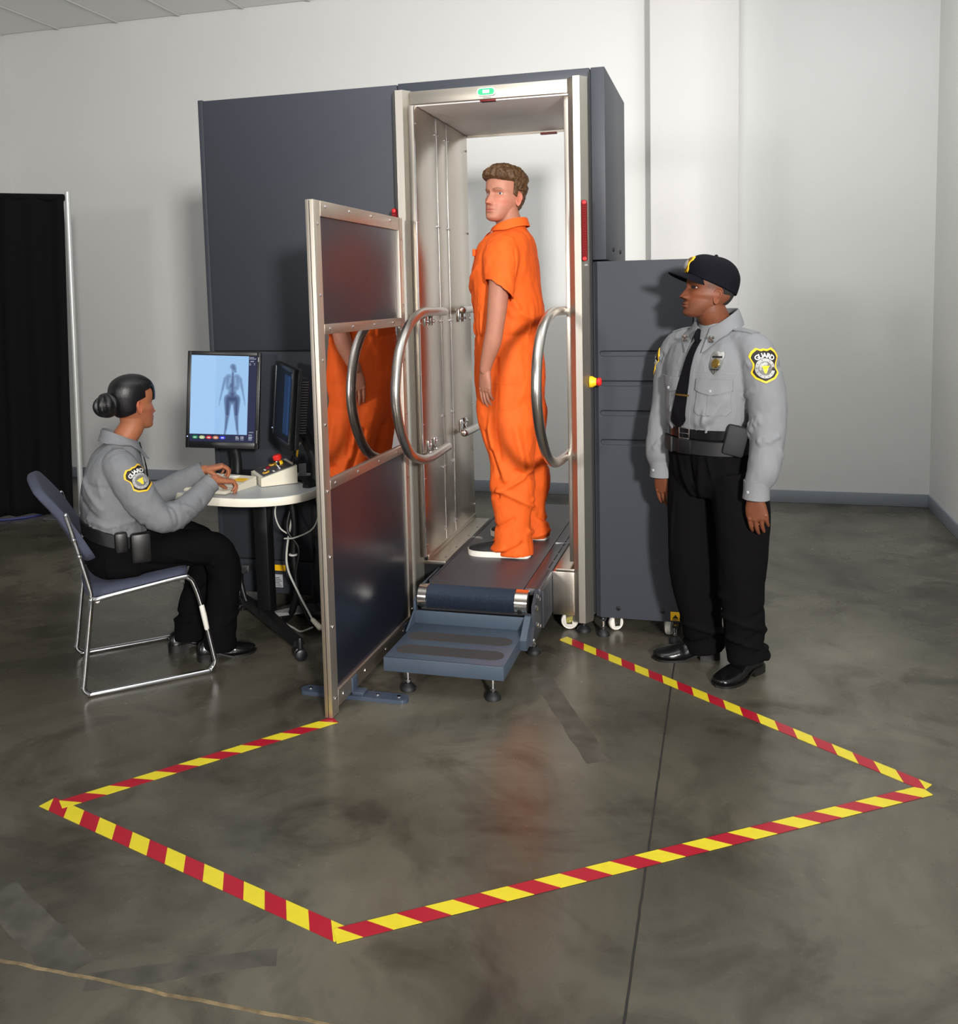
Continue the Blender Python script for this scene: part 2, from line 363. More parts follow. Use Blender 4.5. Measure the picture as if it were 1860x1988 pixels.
# status lamp
def capsule2d(w_, h_, n=8):
    r = h_/2; return [(w_/2-r + r*math.cos(a), r*math.sin(a)) for a in np.linspace(-PI/2, PI/2, n)] + [(-w_/2+r + r*math.cos(a), r*math.sin(a)) for a in np.linspace(PI/2, 3*PI/2, n)]
lampb = part('status_lamp', prism([(0.253+a, -0.05, 2.500+b) for a, b in capsule2d(0.088, 0.036)], (0, -0.012, 0)), mat('lamp_housing', (200, 205, 200), 0.3, 0.3), hd)
GREEN = mat('green_lamp', (30, 150, 90), 0.4, emit=(20, 205, 120), estr=0.8); LWHITE = mat('white_lamp', (240, 255, 245), 0.3, emit=(225, 255, 240), estr=2.2)
part('green_lens', prism([(0.253+a, -0.062, 2.500+b) for a, b in capsule2d(0.076, 0.027)], (0, -0.004, 0)), GREEN, hd)
part('lit_window', bx(0.238, 0.268, -0.0675, -0.064, 2.493, 2.507, 0.003), LWHITE, hd)
part('lamp_label', bx(0.235, 0.271, -0.0515, -0.049, 2.474, 2.479), mat('grey_label', (140, 140, 138), 0.5), hd)
part('red_indicator', bx(0.215, 0.29, -0.035, 0.0, 2.464, 2.471, 0.003), mat('dull_red', (120, 22, 26), 0.4), hd)
part('red_indicator', bx(0.33, 0.42, DM-0.02, DM+0.004, 2.442, 2.452, 0.002), mat('dull_red', (120, 22, 26), 0.4), scn)
# tunnel: left liner in three bays, ceiling, right liner, ledges
bays = [(-0.078, 0.252), (0.254, 0.420), (0.422, 0.806)]
bay_obs = [part('liner_panel', bx(-0.115, -0.088, a+0.0015, b-0.0015, 0.34, 2.462, 0.0015), STEEL, scn) for a, b in bays]
part('liner_back', bx(-0.195, -0.112, -0.0, DM, 0.10, 2.50), BLACKM, scn)
for a in (-0.079, 0.253, 0.421): part('liner_seam', bx(-0.089, -0.0865, a-0.0035, a+0.0035, 0.345, 2.46), CHROME, scn)
part('tunnel_ceiling', bx(-0.115, 0.625, -0.03, 0.806, 2.464, 2.50, 0.002), mat('ceiling_steel', (206, 202, 199), 0.45, 0.25, bump=0.05, bscale=60, var=0.04, vscale=3), scn)
part('ceiling_lip', bx(-0.115, 0.625, 0.797, 0.807, 2.452, 2.466), STEELH, scn)
part('liner_panel', bx(0.598, 0.626, -0.02, DM+0.006, 0.34, 2.462, 0.002), STEEL, scn)
rivet = new_mesh('rivet', lathe([(0.006, 0), (0.0055, 0.003), (0.003, 0.0048)], (0,0,0), (1,0,0), 8), CHROME)
for (a, b), ob_ in zip(bays, bay_obs):
    for z_ in (0.40, 0.72, 0.98, 1.46, 1.93, 2.38):
        for y_ in (a+0.016, b-0.016): stamp('rivet', rivet, (-0.088, y_, z_), ob_)
led = part('ledge', bx(-0.112, -0.001, -0.05, 0.80, 0.300, 0.318, 0.002), STEELY, scn)
part('ledge_flange', bx(-0.092, -0.083, -0.05, 0.80, 0.318, 0.345, 0.002), STEELY, scn)
part('ledge', bx(0.535, 0.622, -0.045, 0.80, 0.300, 0.312, 0.002), STEELY, scn)
part('ledge_box', bx(0.520, 0.622, -0.045, 0.75, 0.092, 0.298, 0.003), STEEL, scn)
part('ledge_skirt', bx(-0.112, -0.004, -0.03, 0.78, 0.06, 0.298), BLACKM, scn)
for y_ in (0.02, 0.2, 0.42, 0.6): stamp('rivet', rivet, (-0.02, y_, 0.318), led, np.array([[0,0,-1],[0,1,0],[1,0,0]]).T)
# hand rails
def handrail(x, pts, name, stubs, side, cl):
    o = part(name, tube([(x, a, b) for a, b in pts], 0.0215, 16, per=8, round_ends=True), SATIN, scn)
    for y_, z_, dz in cl:
        part('clamp', J(bx(min(x, x-side*0.035), max(x, x-side*0.035), y_-0.014, y_+0.014, z_-0.012, z_+0.012, 0.003), bx(x-side*0.036-0.006, x-side*0.036+0.006, y_-0.018, y_+0.018, z_+dz*0.03-0.035, z_+dz*0.03+0.035, 0.004),
             ball((x-side*0.028, y_, z_+dz*0.045), 0.008, 8, 6)), CHROME, o)
RL = [(0.17, 1.512), (-0.05, 1.516), (-0.20, 1.508), (-0.36, 1.455), (-0.475, 1.36), (-0.53, 1.235), (-0.535, 1.13), (-0.485, 1.01), (-0.385, 0.905), (-0.25, 0.85), (-0.12, 0.832), (0.0, 0.832), (0.178, 0.838)]
handrail(-0.045, RL, 'hand_rail', 2, 1, ((0.0, 1.512, -1), (0.09, 1.512, -1), (0.0, 0.832, 1), (0.09, 0.835, 1)))
RR = [(0.17, 1.508), (-0.05, 1.510), (-0.22, 1.510), (-0.38, 1.487), (-0.51, 1.435), (-0.60, 1.34), (-0.632, 1.235), (-0.625, 1.15), (-0.57, 1.04), (-0.46, 0.935), (-0.33, 0.872), (-0.18, 0.842), (0.0, 0.834), (0.17, 0.834)]
handrail(0.590-0.01, RR, 'hand_rail', 2, -1, ((0.0, 1.510, -1), (0.09, 1.510, -1), (0.0, 0.832, 1), (0.09, 0.835, 1)))
BRL = [(0.50, 1.512), (0.70, 1.514), (0.90, 1.506), (1.10, 1.44), (1.22, 1.30), (1.25, 1.18), (1.22, 1.05), (1.10, 0.93), (0.90, 0.868), (0.70, 0.856), (0.48, 0.860)]
handrail(-0.045, BRL, 'hand_rail', 2, 1, ((0.56, 1.512, -1), (0.64, 1.512, -1), (0.55, 0.857, 1), (0.63, 0.857, 1)))
# red reflector strips, emergency stop
REFL = mat('red_reflector', (104, 6, 12), 0.5, 0, 0.15)
def reflector(x, z0, z1):
    o = part('red_light_strip', prism([(x+a, -0.063, (z0+z1)/2+b) for b, a in capsule2d(z1-z0, 0.023)], (0, -0.014, 0)), REFL, scn)
    part('bead_rows', J(*[ball((x+dx, -0.0775, z), 0.0028, 6, 4) for z in np.arange(z0+0.02, z1-0.015, 0.011) for dx in (-0.004, 0.004)]), mat('reflector_bead', (150, 20, 24), 0.5), o, kind='stuff')
    for z in (z0+0.011, z1-0.011): part('end_ring', lathe([(0.009, 0), (0.009, 0.002), (0.004, 0.003)], (x, -0.077, z), (0,-1,0), 12), mat('bright_red', (200, 30, 34), 0.3), o)
reflector(0.693, 1.728, 1.998); reflector(-0.199, 1.73, 2.0)
part('strip_label', bx(0.682, 0.704, -0.058, -0.053, 1.708, 1.716), mat('grey_label', (140, 140, 138), 0.5), scn)
es = part('emergency_stop', J(lathe([(0.026, 0), (0.026, 0.012), (0.020, 0.022), (0.017, 0.030)], (0.704, -0.035, 1.186), (1,0,0), 20)), YELLOW, scn, label='yellow and red emergency stop button')
part('stop_button', lathe([(0.012, 0), (0.012, 0.004), (0.019, 0.006), (0.019, 0.018), (0.013, 0.023)], (0.734, -0.035, 1.186), (1,0,0), 20), RED, es)
# ghost shield label and feet
def level_foot(x, y, top, parent, r=0.034, disc=RUBBER):
    o = part('levelling_foot', lathe([(r, 0), (r, 0.010), (r*0.75, 0.020), (0.014, 0.030)], (x, y, 0), n=18), disc, parent)
    part('threaded_rod', J(cyl((x, y, 0.025), (x, y, top), 0.0065, 10), lathe([(0.011, 0), (0.011, 0.010)], (x, y, 0.034), n=6)), CHROME, o)
def caster(x, y, top, parent, rot=0.0, r=0.041):
    o = part('caster_wheel', J(lathe([(0.012, -0.014), (r-0.012, -0.014), (r-0.008, -0.011), (r-0.004, -0.013), (r, -0.008), (r, 0.008), (r-0.004, 0.013), (r-0.008, 0.011), (r-0.012, 0.014), (0.012, 0.014)], (x, y, r), (math.sin(rot), -math.cos(rot), 0), 28)), WHITEP, parent)
    d = A3((math.cos(rot), math.sin(rot), 0)); n_ = A3((math.sin(rot), -math.cos(rot), 0)); c_ = A3((x, y, r))
    fk = [prism([c_+n_*s*0.018 + d*a + A3((0,0,b)) for a, b in ((-0.012, -0.012), (0.012, -0.012), (0.018, top-r), (-0.018, top-r))], n_*s*0.003) for s in (1, -1)]
    part('caster_fork', J(*fk, cyl(c_-n_*0.024, c_+n_*0.024, 0.006, 10), cyl((x, y, top-0.006), (x, y, top), 0.026, 14)), CHROME, o)
level_foot(0.655, 0.012, 0.08, scn); level_foot(-0.16, 0.012, 0.08, scn)
caster(0.585, 0.03, 0.095, scn, 0.15); caster(-1.05, 0.10, 0.09, scn, 1.2); level_foot(-1.17, 0.05, 0.09, scn); level_foot(-0.55, 0.06, 0.09, scn); caster(-0.35, 0.1, 0.09, scn, 0.4)
WARN = mat('warning_yellow', (246, 190, 10), 0.5); BLK = mat('print_black', (12, 12, 12), 0.6)
lab = part('warning_label', bx(-0.945, -0.875, -0.003, 0.001, 0.205, 0.235), WARN, scn)
part('spec_label', J(bx(-0.935, -0.892, -0.003, 0.001, 0.118, 0.185)), mat('pale_label', (176, 178, 180), 0.5), scn)
part('label_print', J(*[bx(-0.931, -0.897-0.006*(k % 3), -0.0042, -0.003, 0.124+k*0.0085, 0.127+k*0.0085) for k in range(6)]), BLK, lab)
cn = part('cable_connector', J(bx(-1.105, -1.065, -0.035, 0.0, 0.195, 0.232, 0.004), cyl((-1.085, -0.03, 0.21), (-1.085, -0.075, 0.2), 0.014, 12)), mat('zinc', (120, 120, 122), 0.4, 0.8), scn)

# ------------------------------------------------------------------ right hand equipment cabinet
cab = thing('equipment_cabinet', 'low slate grey cabinet with four pressed ribs behind the standing guard', 'cabinet', (0.93, 0.4, 0))
CX0, CX1, CT, CB = 0.716, 1.162, 1.728, 0.078
def grooved_front():
    """front skin with four real pressed-in grooves (rounded ends on the left)"""
    xs = sorted(set([CX0+0.025, CX1-0.004] + list(np.linspace(0.738, 1.130, 40)) + list(np.linspace(0.738, 0.752, 8))))
    gz = [1.311, 1.175, 1.039, 0.905]; zs = [CB, CT]
    for g in gz: zs += list(g + np.linspace(-0.02, 0.02, 17))
    zs += list(np.linspace(CB, 0.86, 4)[1:-1]) + list(np.linspace(1.36, CT, 4)[1:-1]); zs = sorted(zs)
    P = np.zeros((len(zs), len(xs), 3))
    for i, z in enumerate(zs):
        for j, x in enumerate(xs):
            d = min(math.hypot(max(0.757-x, 0, x-1.115), z-g) for g in gz)
            k = min(max((0.0145-d)/0.006, 0), 1); P[i, j] = (x, 0.009*k*k*(3-2*k), z)
    return grid_sheet(P, 0.004, (0, 1, 0))
fr = part('front_panel', grooved_front(), PAINT, cab, angle=25)
for x_, z_ in ((0.821, 0.126), (1.022, 0.126)): part('panel_lock', lathe([(0.011, 0), (0.011, 0.004), (0.005, 0.005), (0.004, 0.002)], (x_, 0.0, z_), (0,-1,0), 14), BLACKP, fr)
part('left_corner', prism([(CX0, 0.018, CB), (CX0+0.0235, 0.0, CB), (CX0+0.0235, 0.03, CB), (CX0, 0.03, CB)], (0,0,CT-CB)), PAINT, cab, smooth=False)
part('carcass', bx(CX0, CX1, 0.013, DM, CB, CT-0.002, 0.003), PAINT, cab)
part('side_panel', bx(CX1, CX1+0.003, 0.004, DM, CB, CT, 0.001), PAINT, cab)
part('warning_label', bx(1.058, 1.102, -0.003, 0.0005, 0.086, 0.126), WARN, cab)
part('label_print', J(prism([(1.066, -0.0045, 0.096), (1.094, -0.0045, 0.096), (1.080, -0.0045, 0.114)], (0, 0.001, 0)), bx(1.066, 1.094, -0.0045, -0.003, 0.0895, 0.0925)), BLK, cab)
level_foot(0.752, -0.02, 0.08, cab, 0.03); level_foot(1.082, -0.045, 0.08, cab, 0.03); caster(0.80, 0.06, 0.08, cab, 0.55, 0.036); caster(1.05, 0.05, 0.08, cab, 1.35, 0.036)
level_foot(0.76, 0.72, 0.08, cab, 0.03); level_foot(1.10, 0.72, 0.08, cab, 0.03)
part('rod_lug', J(bx(0.74, 0.764, -0.032, 0.02, 0.07, 0.0785), bx(1.07, 1.094, -0.057, 0.02, 0.07, 0.0785)), BLACKM, cab)

# ------------------------------------------------------------------ moving walkway with steps
wk = thing('walkway_conveyor', 'grey belt walkway with two-pad step leading into the scanner', 'conveyor', (0.23, -0.2, 0))
BELT = mat('belt_rubber', (64, 63, 68), 0.36, 0, 0.5, bump=0.15, bscale=700)
ZB_ = 0.306; RX, RZ, RY = 0.056, 0.250, -0.362
part('belt', bx(0.012, 0.447, RY, 1.25, ZB_-0.006, ZB_, 0.001), BELT, wk)
KNURL = mat('knurled_roller', (58, 68, 84), 0.30, 0.5)
def knurl():
    n, rows = 56, 92; rings = []
    for i in range(rows):
        x = 0.022 + (0.418-0.022)*i/(rows-1)
        rr = [RX + 0.0022*(1 if (i+j) % 2 else -1) for j in range(n)]
        rings.append(np.array([(x, RY+rr[j]*math.cos(2*PI*j/n), RZ+rr[j]*math.sin(2*PI*j/n)) for j in range(n)]))
    return ringloft(rings)
rol = part('roller', knurl(), KNURL, wk, smooth=False)
for a, b in ((-0.022, 0.022), (0.418, 0.478)):
    part('roller_collar', J(tube([(a, RY, RZ), (a+0.003, RY, RZ), (b-0.002, RY, RZ), (b, RY, RZ)], [RX-0.003, RX+0.001, RX+0.001, RX-0.002], 36)), mat('polished_collar', (225, 218, 208), 0.16, 1.0), rol)
    xm = (a+b)/2 - 0.004
    part('collar_hole', lathe([(0.011, 0.0), (0.011, 0.004), (0.009, 0.005)], (xm, RY-RX*0.90, RZ-RX*0.36), (0, -0.93, -0.36), 14), DARKSEAM, rol)
part('side_rail', bx(0.449, 0.520, -0.33, 1.25, ZB_-0.03, ZB_-0.001, 0.002), mat('rail_dark_steel', (92, 94, 100), 0.34, 0.7, bump=0.05, bscale=300), wk)
part('side_rail', bx(-0.002, 0.010, -0.30, 1.25, ZB_-0.03, ZB_+0.001, 0.002), PAINT, wk)
part('rail_slot', J(*[bx(0.497, 0.502, y, y+0.10, ZB_-0.002, ZB_+0.0006) for y in np.arange(-0.02, 1.1, 0.125)]), DARKSEAM, wk)
part('bed_frame', bx(-0.002, 0.518, -0.25, 1.25, 0.10, ZB_-0.03, 0.003), PAINT, wk)
part('belt_joint', J(bx(-0.002, 0.05, 0.441, 0.446, ZB_+0.0005, ZB_+0.0025), bx(0.449, 0.53, 0.405, 0.410, ZB_-0.0005, ZB_+0.0018)), CHROME, wk)
part('side_plate', prism([(0.497, -0.425, 0.165), (0.497, -0.415, 0.255), (0.497, -0.33, ZB_), (0.497, -0.05, ZB_), (0.497, -0.05, 0.115), (0.497, -0.36, 0.105), (0.497, -0.47, 0.10)], (0.014, 0, 0)), PAINT, wk, smooth=False)
part('side_plate', prism([(-0.038, -0.42, 0.165), (-0.038, -0.41, 0.245), (-0.038, -0.33, ZB_-0.02), (-0.038, -0.05, ZB_-0.02), (-0.038, -0.05, 0.115), (-0.038, -0.36, 0.105)], (0.010, 0, 0)), PAINT2, wk, smooth=False)
bolt = new_mesh('bolt', lathe([(0.011, 0), (0.011, 0.006), (0.008, 0.008), (0.0, 0.008)], (0,0,0), (1,0,0), 6), CHROME, smooth=False)
for y_, z_ in ((-0.37, 0.285), (-0.33, 0.262), (-0.385, 0.240), (-0.20, 0.285), (-0.38, 0.165), (-0.33, 0.140), (-0.455, 0.118)): stamp('bolt', bolt, (0.511, y_, z_), wk)
wl = part('warning_label', bx(0.511, 0.5125, -0.20, -0.155, 0.20, 0.265), WARN, wk)
part('label_print', J(prism([(0.5135, -0.192, 0.222), (0.5135, -0.163, 0.222), (0.5135, -0.178, 0.248)], (-0.001, 0, 0)), bx(0.5125, 0.5135, -0.194, -0.161, 0.206, 0.211)), BLK, wk)
# step
st = part('step_tread', bx(-0.026, 0.470, -0.816, -0.425, 0.145, 0.151, 0.002), PAINT2, wk)
part('step_apron', J(bx(-0.026, 0.470, -0.818, -0.810, 0.094, 0.151, 0.002), bx(0.462, 0.470, -0.81, -0.43, 0.094, 0.149, 0.001), bx(-0.026, -0.018, -0.81, -0.43, 0.094, 0.149, 0.001)), PAINT2, wk)
part('step_riser', bx(-0.028, 0.497, -0.428, -0.420, 0.149, 0.208, 0.001), PAINT2, wk)
part('step_cheek', prism([(0.470, -0.53, 0.146), (0.470, -0.43, 0.216), (0.470, -0.40, 0.216), (0.470, -0.40, 0.10), (0.470, -0.52, 0.10)], (0.027, 0, 0)), PAINT2, wk, smooth=False)
part('step_cheek', prism([(-0.034, -0.53, 0.151), (-0.034, -0.43, 0.205), (-0.034, -0.40, 0.205), (-0.034, -0.40, 0.10), (-0.034, -0.52, 0.10)], (0.007, 0, 0)), PAINT2, wk, smooth=False)
brx = np.linspace(0.0, 0.485, 90); 
part('brush_strip', J(cyl((0.0, -0.405, 0.212), (0.49, -0.405, 0.214), 0.007, 10), *[ball((x, -0.411, 0.2155), 0.0035, 6, 4) for x in brx]), mat('brush_dark', (52, 52, 56), 0.4, 0.4), wk, kind='stuff')
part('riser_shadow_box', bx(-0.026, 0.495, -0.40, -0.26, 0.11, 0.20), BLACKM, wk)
GRIT = mat('grit_pad', (60, 57, 58), 0.75, bump=0.6, bscale=900)
for yc in (-0.572, -0.719): part('anti_slip_pad', prism([(0.222+a, yc+b, 0.1505) for a, b in capsule2d(0.452, 0.088, 14)], (0, 0, 0.0022)), GRIT, wk)
for x_, y_ in ((0.057, -0.765), (0.415, -0.775)): level_foot(x_, y_, 0.146, wk, 0.032)
level_foot(0.478, -0.29, 0.125, wk, 0.034); level_foot(0.0, -0.29, 0.125, wk, 0.034)
for x_ in (0.03, 0.48): level_foot(x_, 1.15, 0.11, wk, 0.034)

# ------------------------------------------------------------------ partition panel
FRM = steel('brushed_frame', (206, 197, 184), 0.48, (300, 300, 5)); FRH = steel('brushed_frame_rail', (200, 188, 176), 0.42, (300, 4, 300))
COATB = mat('gloss_slate_board', (40, 46, 58), 0.30, 0.45, 0.6, coat=0.25)
COATB.node_tree.nodes['Principled BSDF'].inputs['Coat Roughness'].default_value = 0.22
def glass_mat():
    m = bpy.data.materials.new('smoked_glass'); m.use_nodes = True; nt = m.node_tree; N = nt.nodes; L = nt.links
    out = N['Material Output']; N.remove(N['Principled BSDF'])
    t = N.new('ShaderNodeBsdfTransparent'); t.inputs[0].default_value = (0.22, 0.21, 0.21, 1)
    g = N.new('ShaderNodeBsdfGlossy'); g.inputs['Color'].default_value = (0.64, 0.60, 0.60, 1); g.inputs['Roughness'].default_value = 0.012
    lw = N.new('ShaderNodeLayerWeight'); lw.inputs[0].default_value = 0.55; mr = N.new('ShaderNodeMapRange'); mr.inputs[3].default_value = 0.42; mr.inputs[4].default_value = 0.9
    L.new(lw.outputs['Facing'], mr.inputs[0]); mx = N.new('ShaderNodeMixShader'); L.new(mr.outputs[0], mx.inputs[0]); L.new(t.outputs[0], mx.inputs[1]); L.new(g.outputs[0], mx.inputs[2]); L.new(mx.outputs[0], out.inputs[0])
    return m
pan = thing('partition_panel', 'free standing steel framed partition with smoked glass window, left of the step', 'partition', (-0.14, -0.63, 0))
PA, PBk = A3((-0.135, -1.075, 0)), A3((-0.133, -0.150, 0)); pd = unit(PBk-PA); pnr = A3((pd[1], -pd[0], 0)); PLEN = np.linalg.norm(PBk-PA)
PR = np.column_stack([pd, -pnr, A3((0,0,1))])       # local: x along the panel, y to the operator side, z up
def pbox(a0, a1, y0, y1, z0, z1, bev=0.002): return xf(bx(a0, a1, y0, y1, z0, z1, bev), PR, PA)
TH = 0.032
rz = {'top': (1.888, 1.945), 'mid': (1.455, 1.493), 'low': (0.872, 0.908), 'bot': (0.028, 0.092)}
part('stile', pbox(0, 0.058, 0, TH, 0.004, 1.945), FRM, pan); part('stile', pbox(PLEN-0.05, PLEN, 0, TH, 0.02, 1.945), FRM, pan)
for k in rz: part('rail', pbox(0.058, PLEN-0.05, -0.001, TH, *rz[k]), FRH, pan)
part('board', pbox(0.056, PLEN-0.048, 0.010, 0.022, 1.49, 1.89, 0), COATB, pan); part('board', pbox(0.056, PLEN-0.048, 0.010, 0.022, 0.09, 0.874, 0), COATB, pan)
part('glass_pane', pbox(0.056, PLEN-0.048, 0.012, 0.018, 0.906, 1.457, 0), glass_mat(), pan)
part('edge_groove', pbox(-0.0006, 0.001, TH*0.46, TH*0.54, 0.006, 1.94, 0), DARKSEAM, pan)
scr = new_mesh('screw', lathe([(0.0065, 0), (0.006, 0.003), (0.003, 0.0045)], (0,0,0), (0,-1,0), 8), CHROME)
sp = [(0.03, z) for z in (0.07, 0.35, 0.62, 0.87, 1.12, 1.36, 1.60, 1.86)] + [(PLEN-0.025, z) for z in (0.12, 0.45, 0.75, 1.05, 1.3, 1.55, 1.85)] + [(a, z) for z in (1.925, 1.474, 0.89, 0.06) for a in (0.10, 0.32, 0.55, 0.77)]
for a, z in sp: stamp('screw', scr, PA + pd*a + A3((0,0,z)) + pnr*0.001, pan, PR)
PSL = mat('slate_foot_paint', (62, 72, 88), 0.4)
def floor_foot(a):
    c_ = PA + pd*a; poly = [(c_ + pnr*(x_) + pd*y_)[:2] for x_, y_ in capsule2d(0.46, 0.06, 8)]
    o = part('floor_foot', prism([(*q, 0.0) for q in poly], (0,0,0.016)), PSL, pan)
    part('foot_bracket', xf(J(bx(a-0.025, a+0.025, -0.05, -0.001, 0.016, 0.030, 0.003), bx(a-0.025, a+0.025, -0.008, 0.0, 0.016, 0.085, 0.003), bx(a-0.025, a+0.025, TH, TH+0.05, 0.016, 0.030, 0.003)), PR, PA), PSL, o)
    for s in (-0.1, 0.1, -0.19, 0.19): part('foot_bolt', lathe([(0.009, 0), (0.008, 0.004)], c_ + pnr*s + A3((0,0,0.016)), n=6), CHROME, o)
floor_foot(0.205); floor_foot(PLEN-0.12)

# ------------------------------------------------------------------ figure kit
def fuse(ms, vox, sm=3, fac=0.5):
    me = bpy.data.meshes.new('tmp'); V, F = J(*ms); me.from_pydata(V.tolist(), [], F)
    bm = bmesh.new(); bm.from_mesh(me); bmesh.ops.recalc_face_normals(bm, faces=bm.faces); bm.to_mesh(me); bm.free()
    o = bpy.data.objects.new('tmp', me); COL.objects.link(o)
    r = o.modifiers.new('r', 'REMESH'); r.mode = 'VOXEL'; r.voxel_size = vox
    if sm: s = o.modifiers.new('s', 'SMOOTH'); s.factor = fac; s.iterations = sm
    dg = bpy.context.evaluated_depsgraph_get(); m2 = bpy.data.meshes.new_from_object(o.evaluated_get(dg))
    n = len(m2.vertices); co = np.empty(n*3); m2.vertices.foreach_get('co', co)
    ls = np.empty(len(m2.loops), np.int32); m2.loops.foreach_get('vertex_index', ls)
    lt = np.empty(len(m2.polygons), np.int32); m2.polygons.foreach_get('loop_total', lt)
    F = [tuple(x) for x in ls.reshape(-1, 4).tolist()] if (lt == 4).all() else [tuple(p.vertices) for p in m2.polygons]
    bpy.data.objects.remove(o); bpy.data.meshes.remove(me); bpy.data.meshes.remove(m2)
    return (co.reshape(-1, 3), F)
def normals(m):
    V = m[0]; F = np.array(m[1]) ; a = V[F[:, 2]]-V[F[:, 0]]; b = V[F[:, 3]]-V[F[:, 1]]; n = np.cross(a, b); N = np.zeros_like(V)
    for k in range(4): np.add.at(N, F[:, k], n)
    N /= np.linalg.norm(N, axis=1)[:, None] + 1e-12
    return N
def bvh(m): return BVHTree.FromPolygons([Vector(v) for v in m[0]], m[1])
def vnoise(P, seed=0):
    P = np.asarray(P, float); i = np.floor(P).astype(np.int64); f = P-i; f = f*f*(3-2*f); out = 0
    def h(a, b, c):
        x = (a*374761393 + b*668265263 + c*2147483647 + seed*974711) & 0xffffffff
        x = ((x ^ (x >> 13))*1274126177) & 0xffffffff; return ((x ^ (x >> 16)) & 0xffff)/65535.0
    for dx in (0, 1):
        for dy in (0, 1):
            for dz in (0, 1):
                wgt = (f[:, 0] if dx else 1-f[:, 0])*(f[:, 1] if dy else 1-f[:, 1])*(f[:, 2] if dz else 1-f[:, 2])
                out = out + wgt*h(i[:, 0]+dx, i[:, 1]+dy, i[:, 2]+dz)
    return out*2-1
def fbm(P, o=3, seed=0):
    r = 0; a = 1.0
    for k in range(o): r = r + a*vnoise(np.asarray(P)*2**k + 17.3*k, seed+k); a *= 0.5
    return r
def folds(m, lines, noise=(), gain=1.5):
    """push cloth along its normals: lines = (polyline, width, height); noise = (amp, (sx,sy,sz), seed[, mask])"""
    V, F = m; N = normals(m); d = np.zeros(len(V))
    for pts, wd, am in lines:
        pts = np.asarray(pts, float); best = np.full(len(V), 9e9)
        for a, b in zip(pts[:-1], pts[1:]):
            ab = b-a; t = np.clip(((V-a) @ ab)/(ab @ ab), 0, 1); best = np.minimum(best, np.linalg.norm(V-a-t[:, None]*ab, axis=1))
        d += gain*am*np.exp(-(best/wd)**2)
    for q in noise:
        k = gain*q[0]*fbm(V*A3(q[1]), 3, q[2]); d += k*(q[3](V) if len(q) > 3 else 1)
    return (V + N*d[:, None], F)
def ss(x, a, b): t = np.clip((x-a)/(b-a), 0, 1); return t*t*(3-2*t)
def torso(fr, rings, n=56, per=5):
    """rings: (f, l, z, half depth, half width, exponent) in frame fr=(origin, f, l, u)"""
    o, f, l, u = fr; K = crom(np.array([(*r, 2.3)[:6] if len(r) == 5 else r for r in rings], float), per); out = []
    t = np.linspace(0, 2*PI, n, endpoint=False)
    for a, b, z, df, dl, p in K:
        c, s = np.cos(t), np.sin(t); x = np.sign(c)*np.abs(c)**(2/p)*df; y = np.sign(s)*np.abs(s)**(2/p)*dl
        out.append(o + (a+x)[:, None]*f + (b+y)[:, None]*l + z*u)
    return ringloft(out)

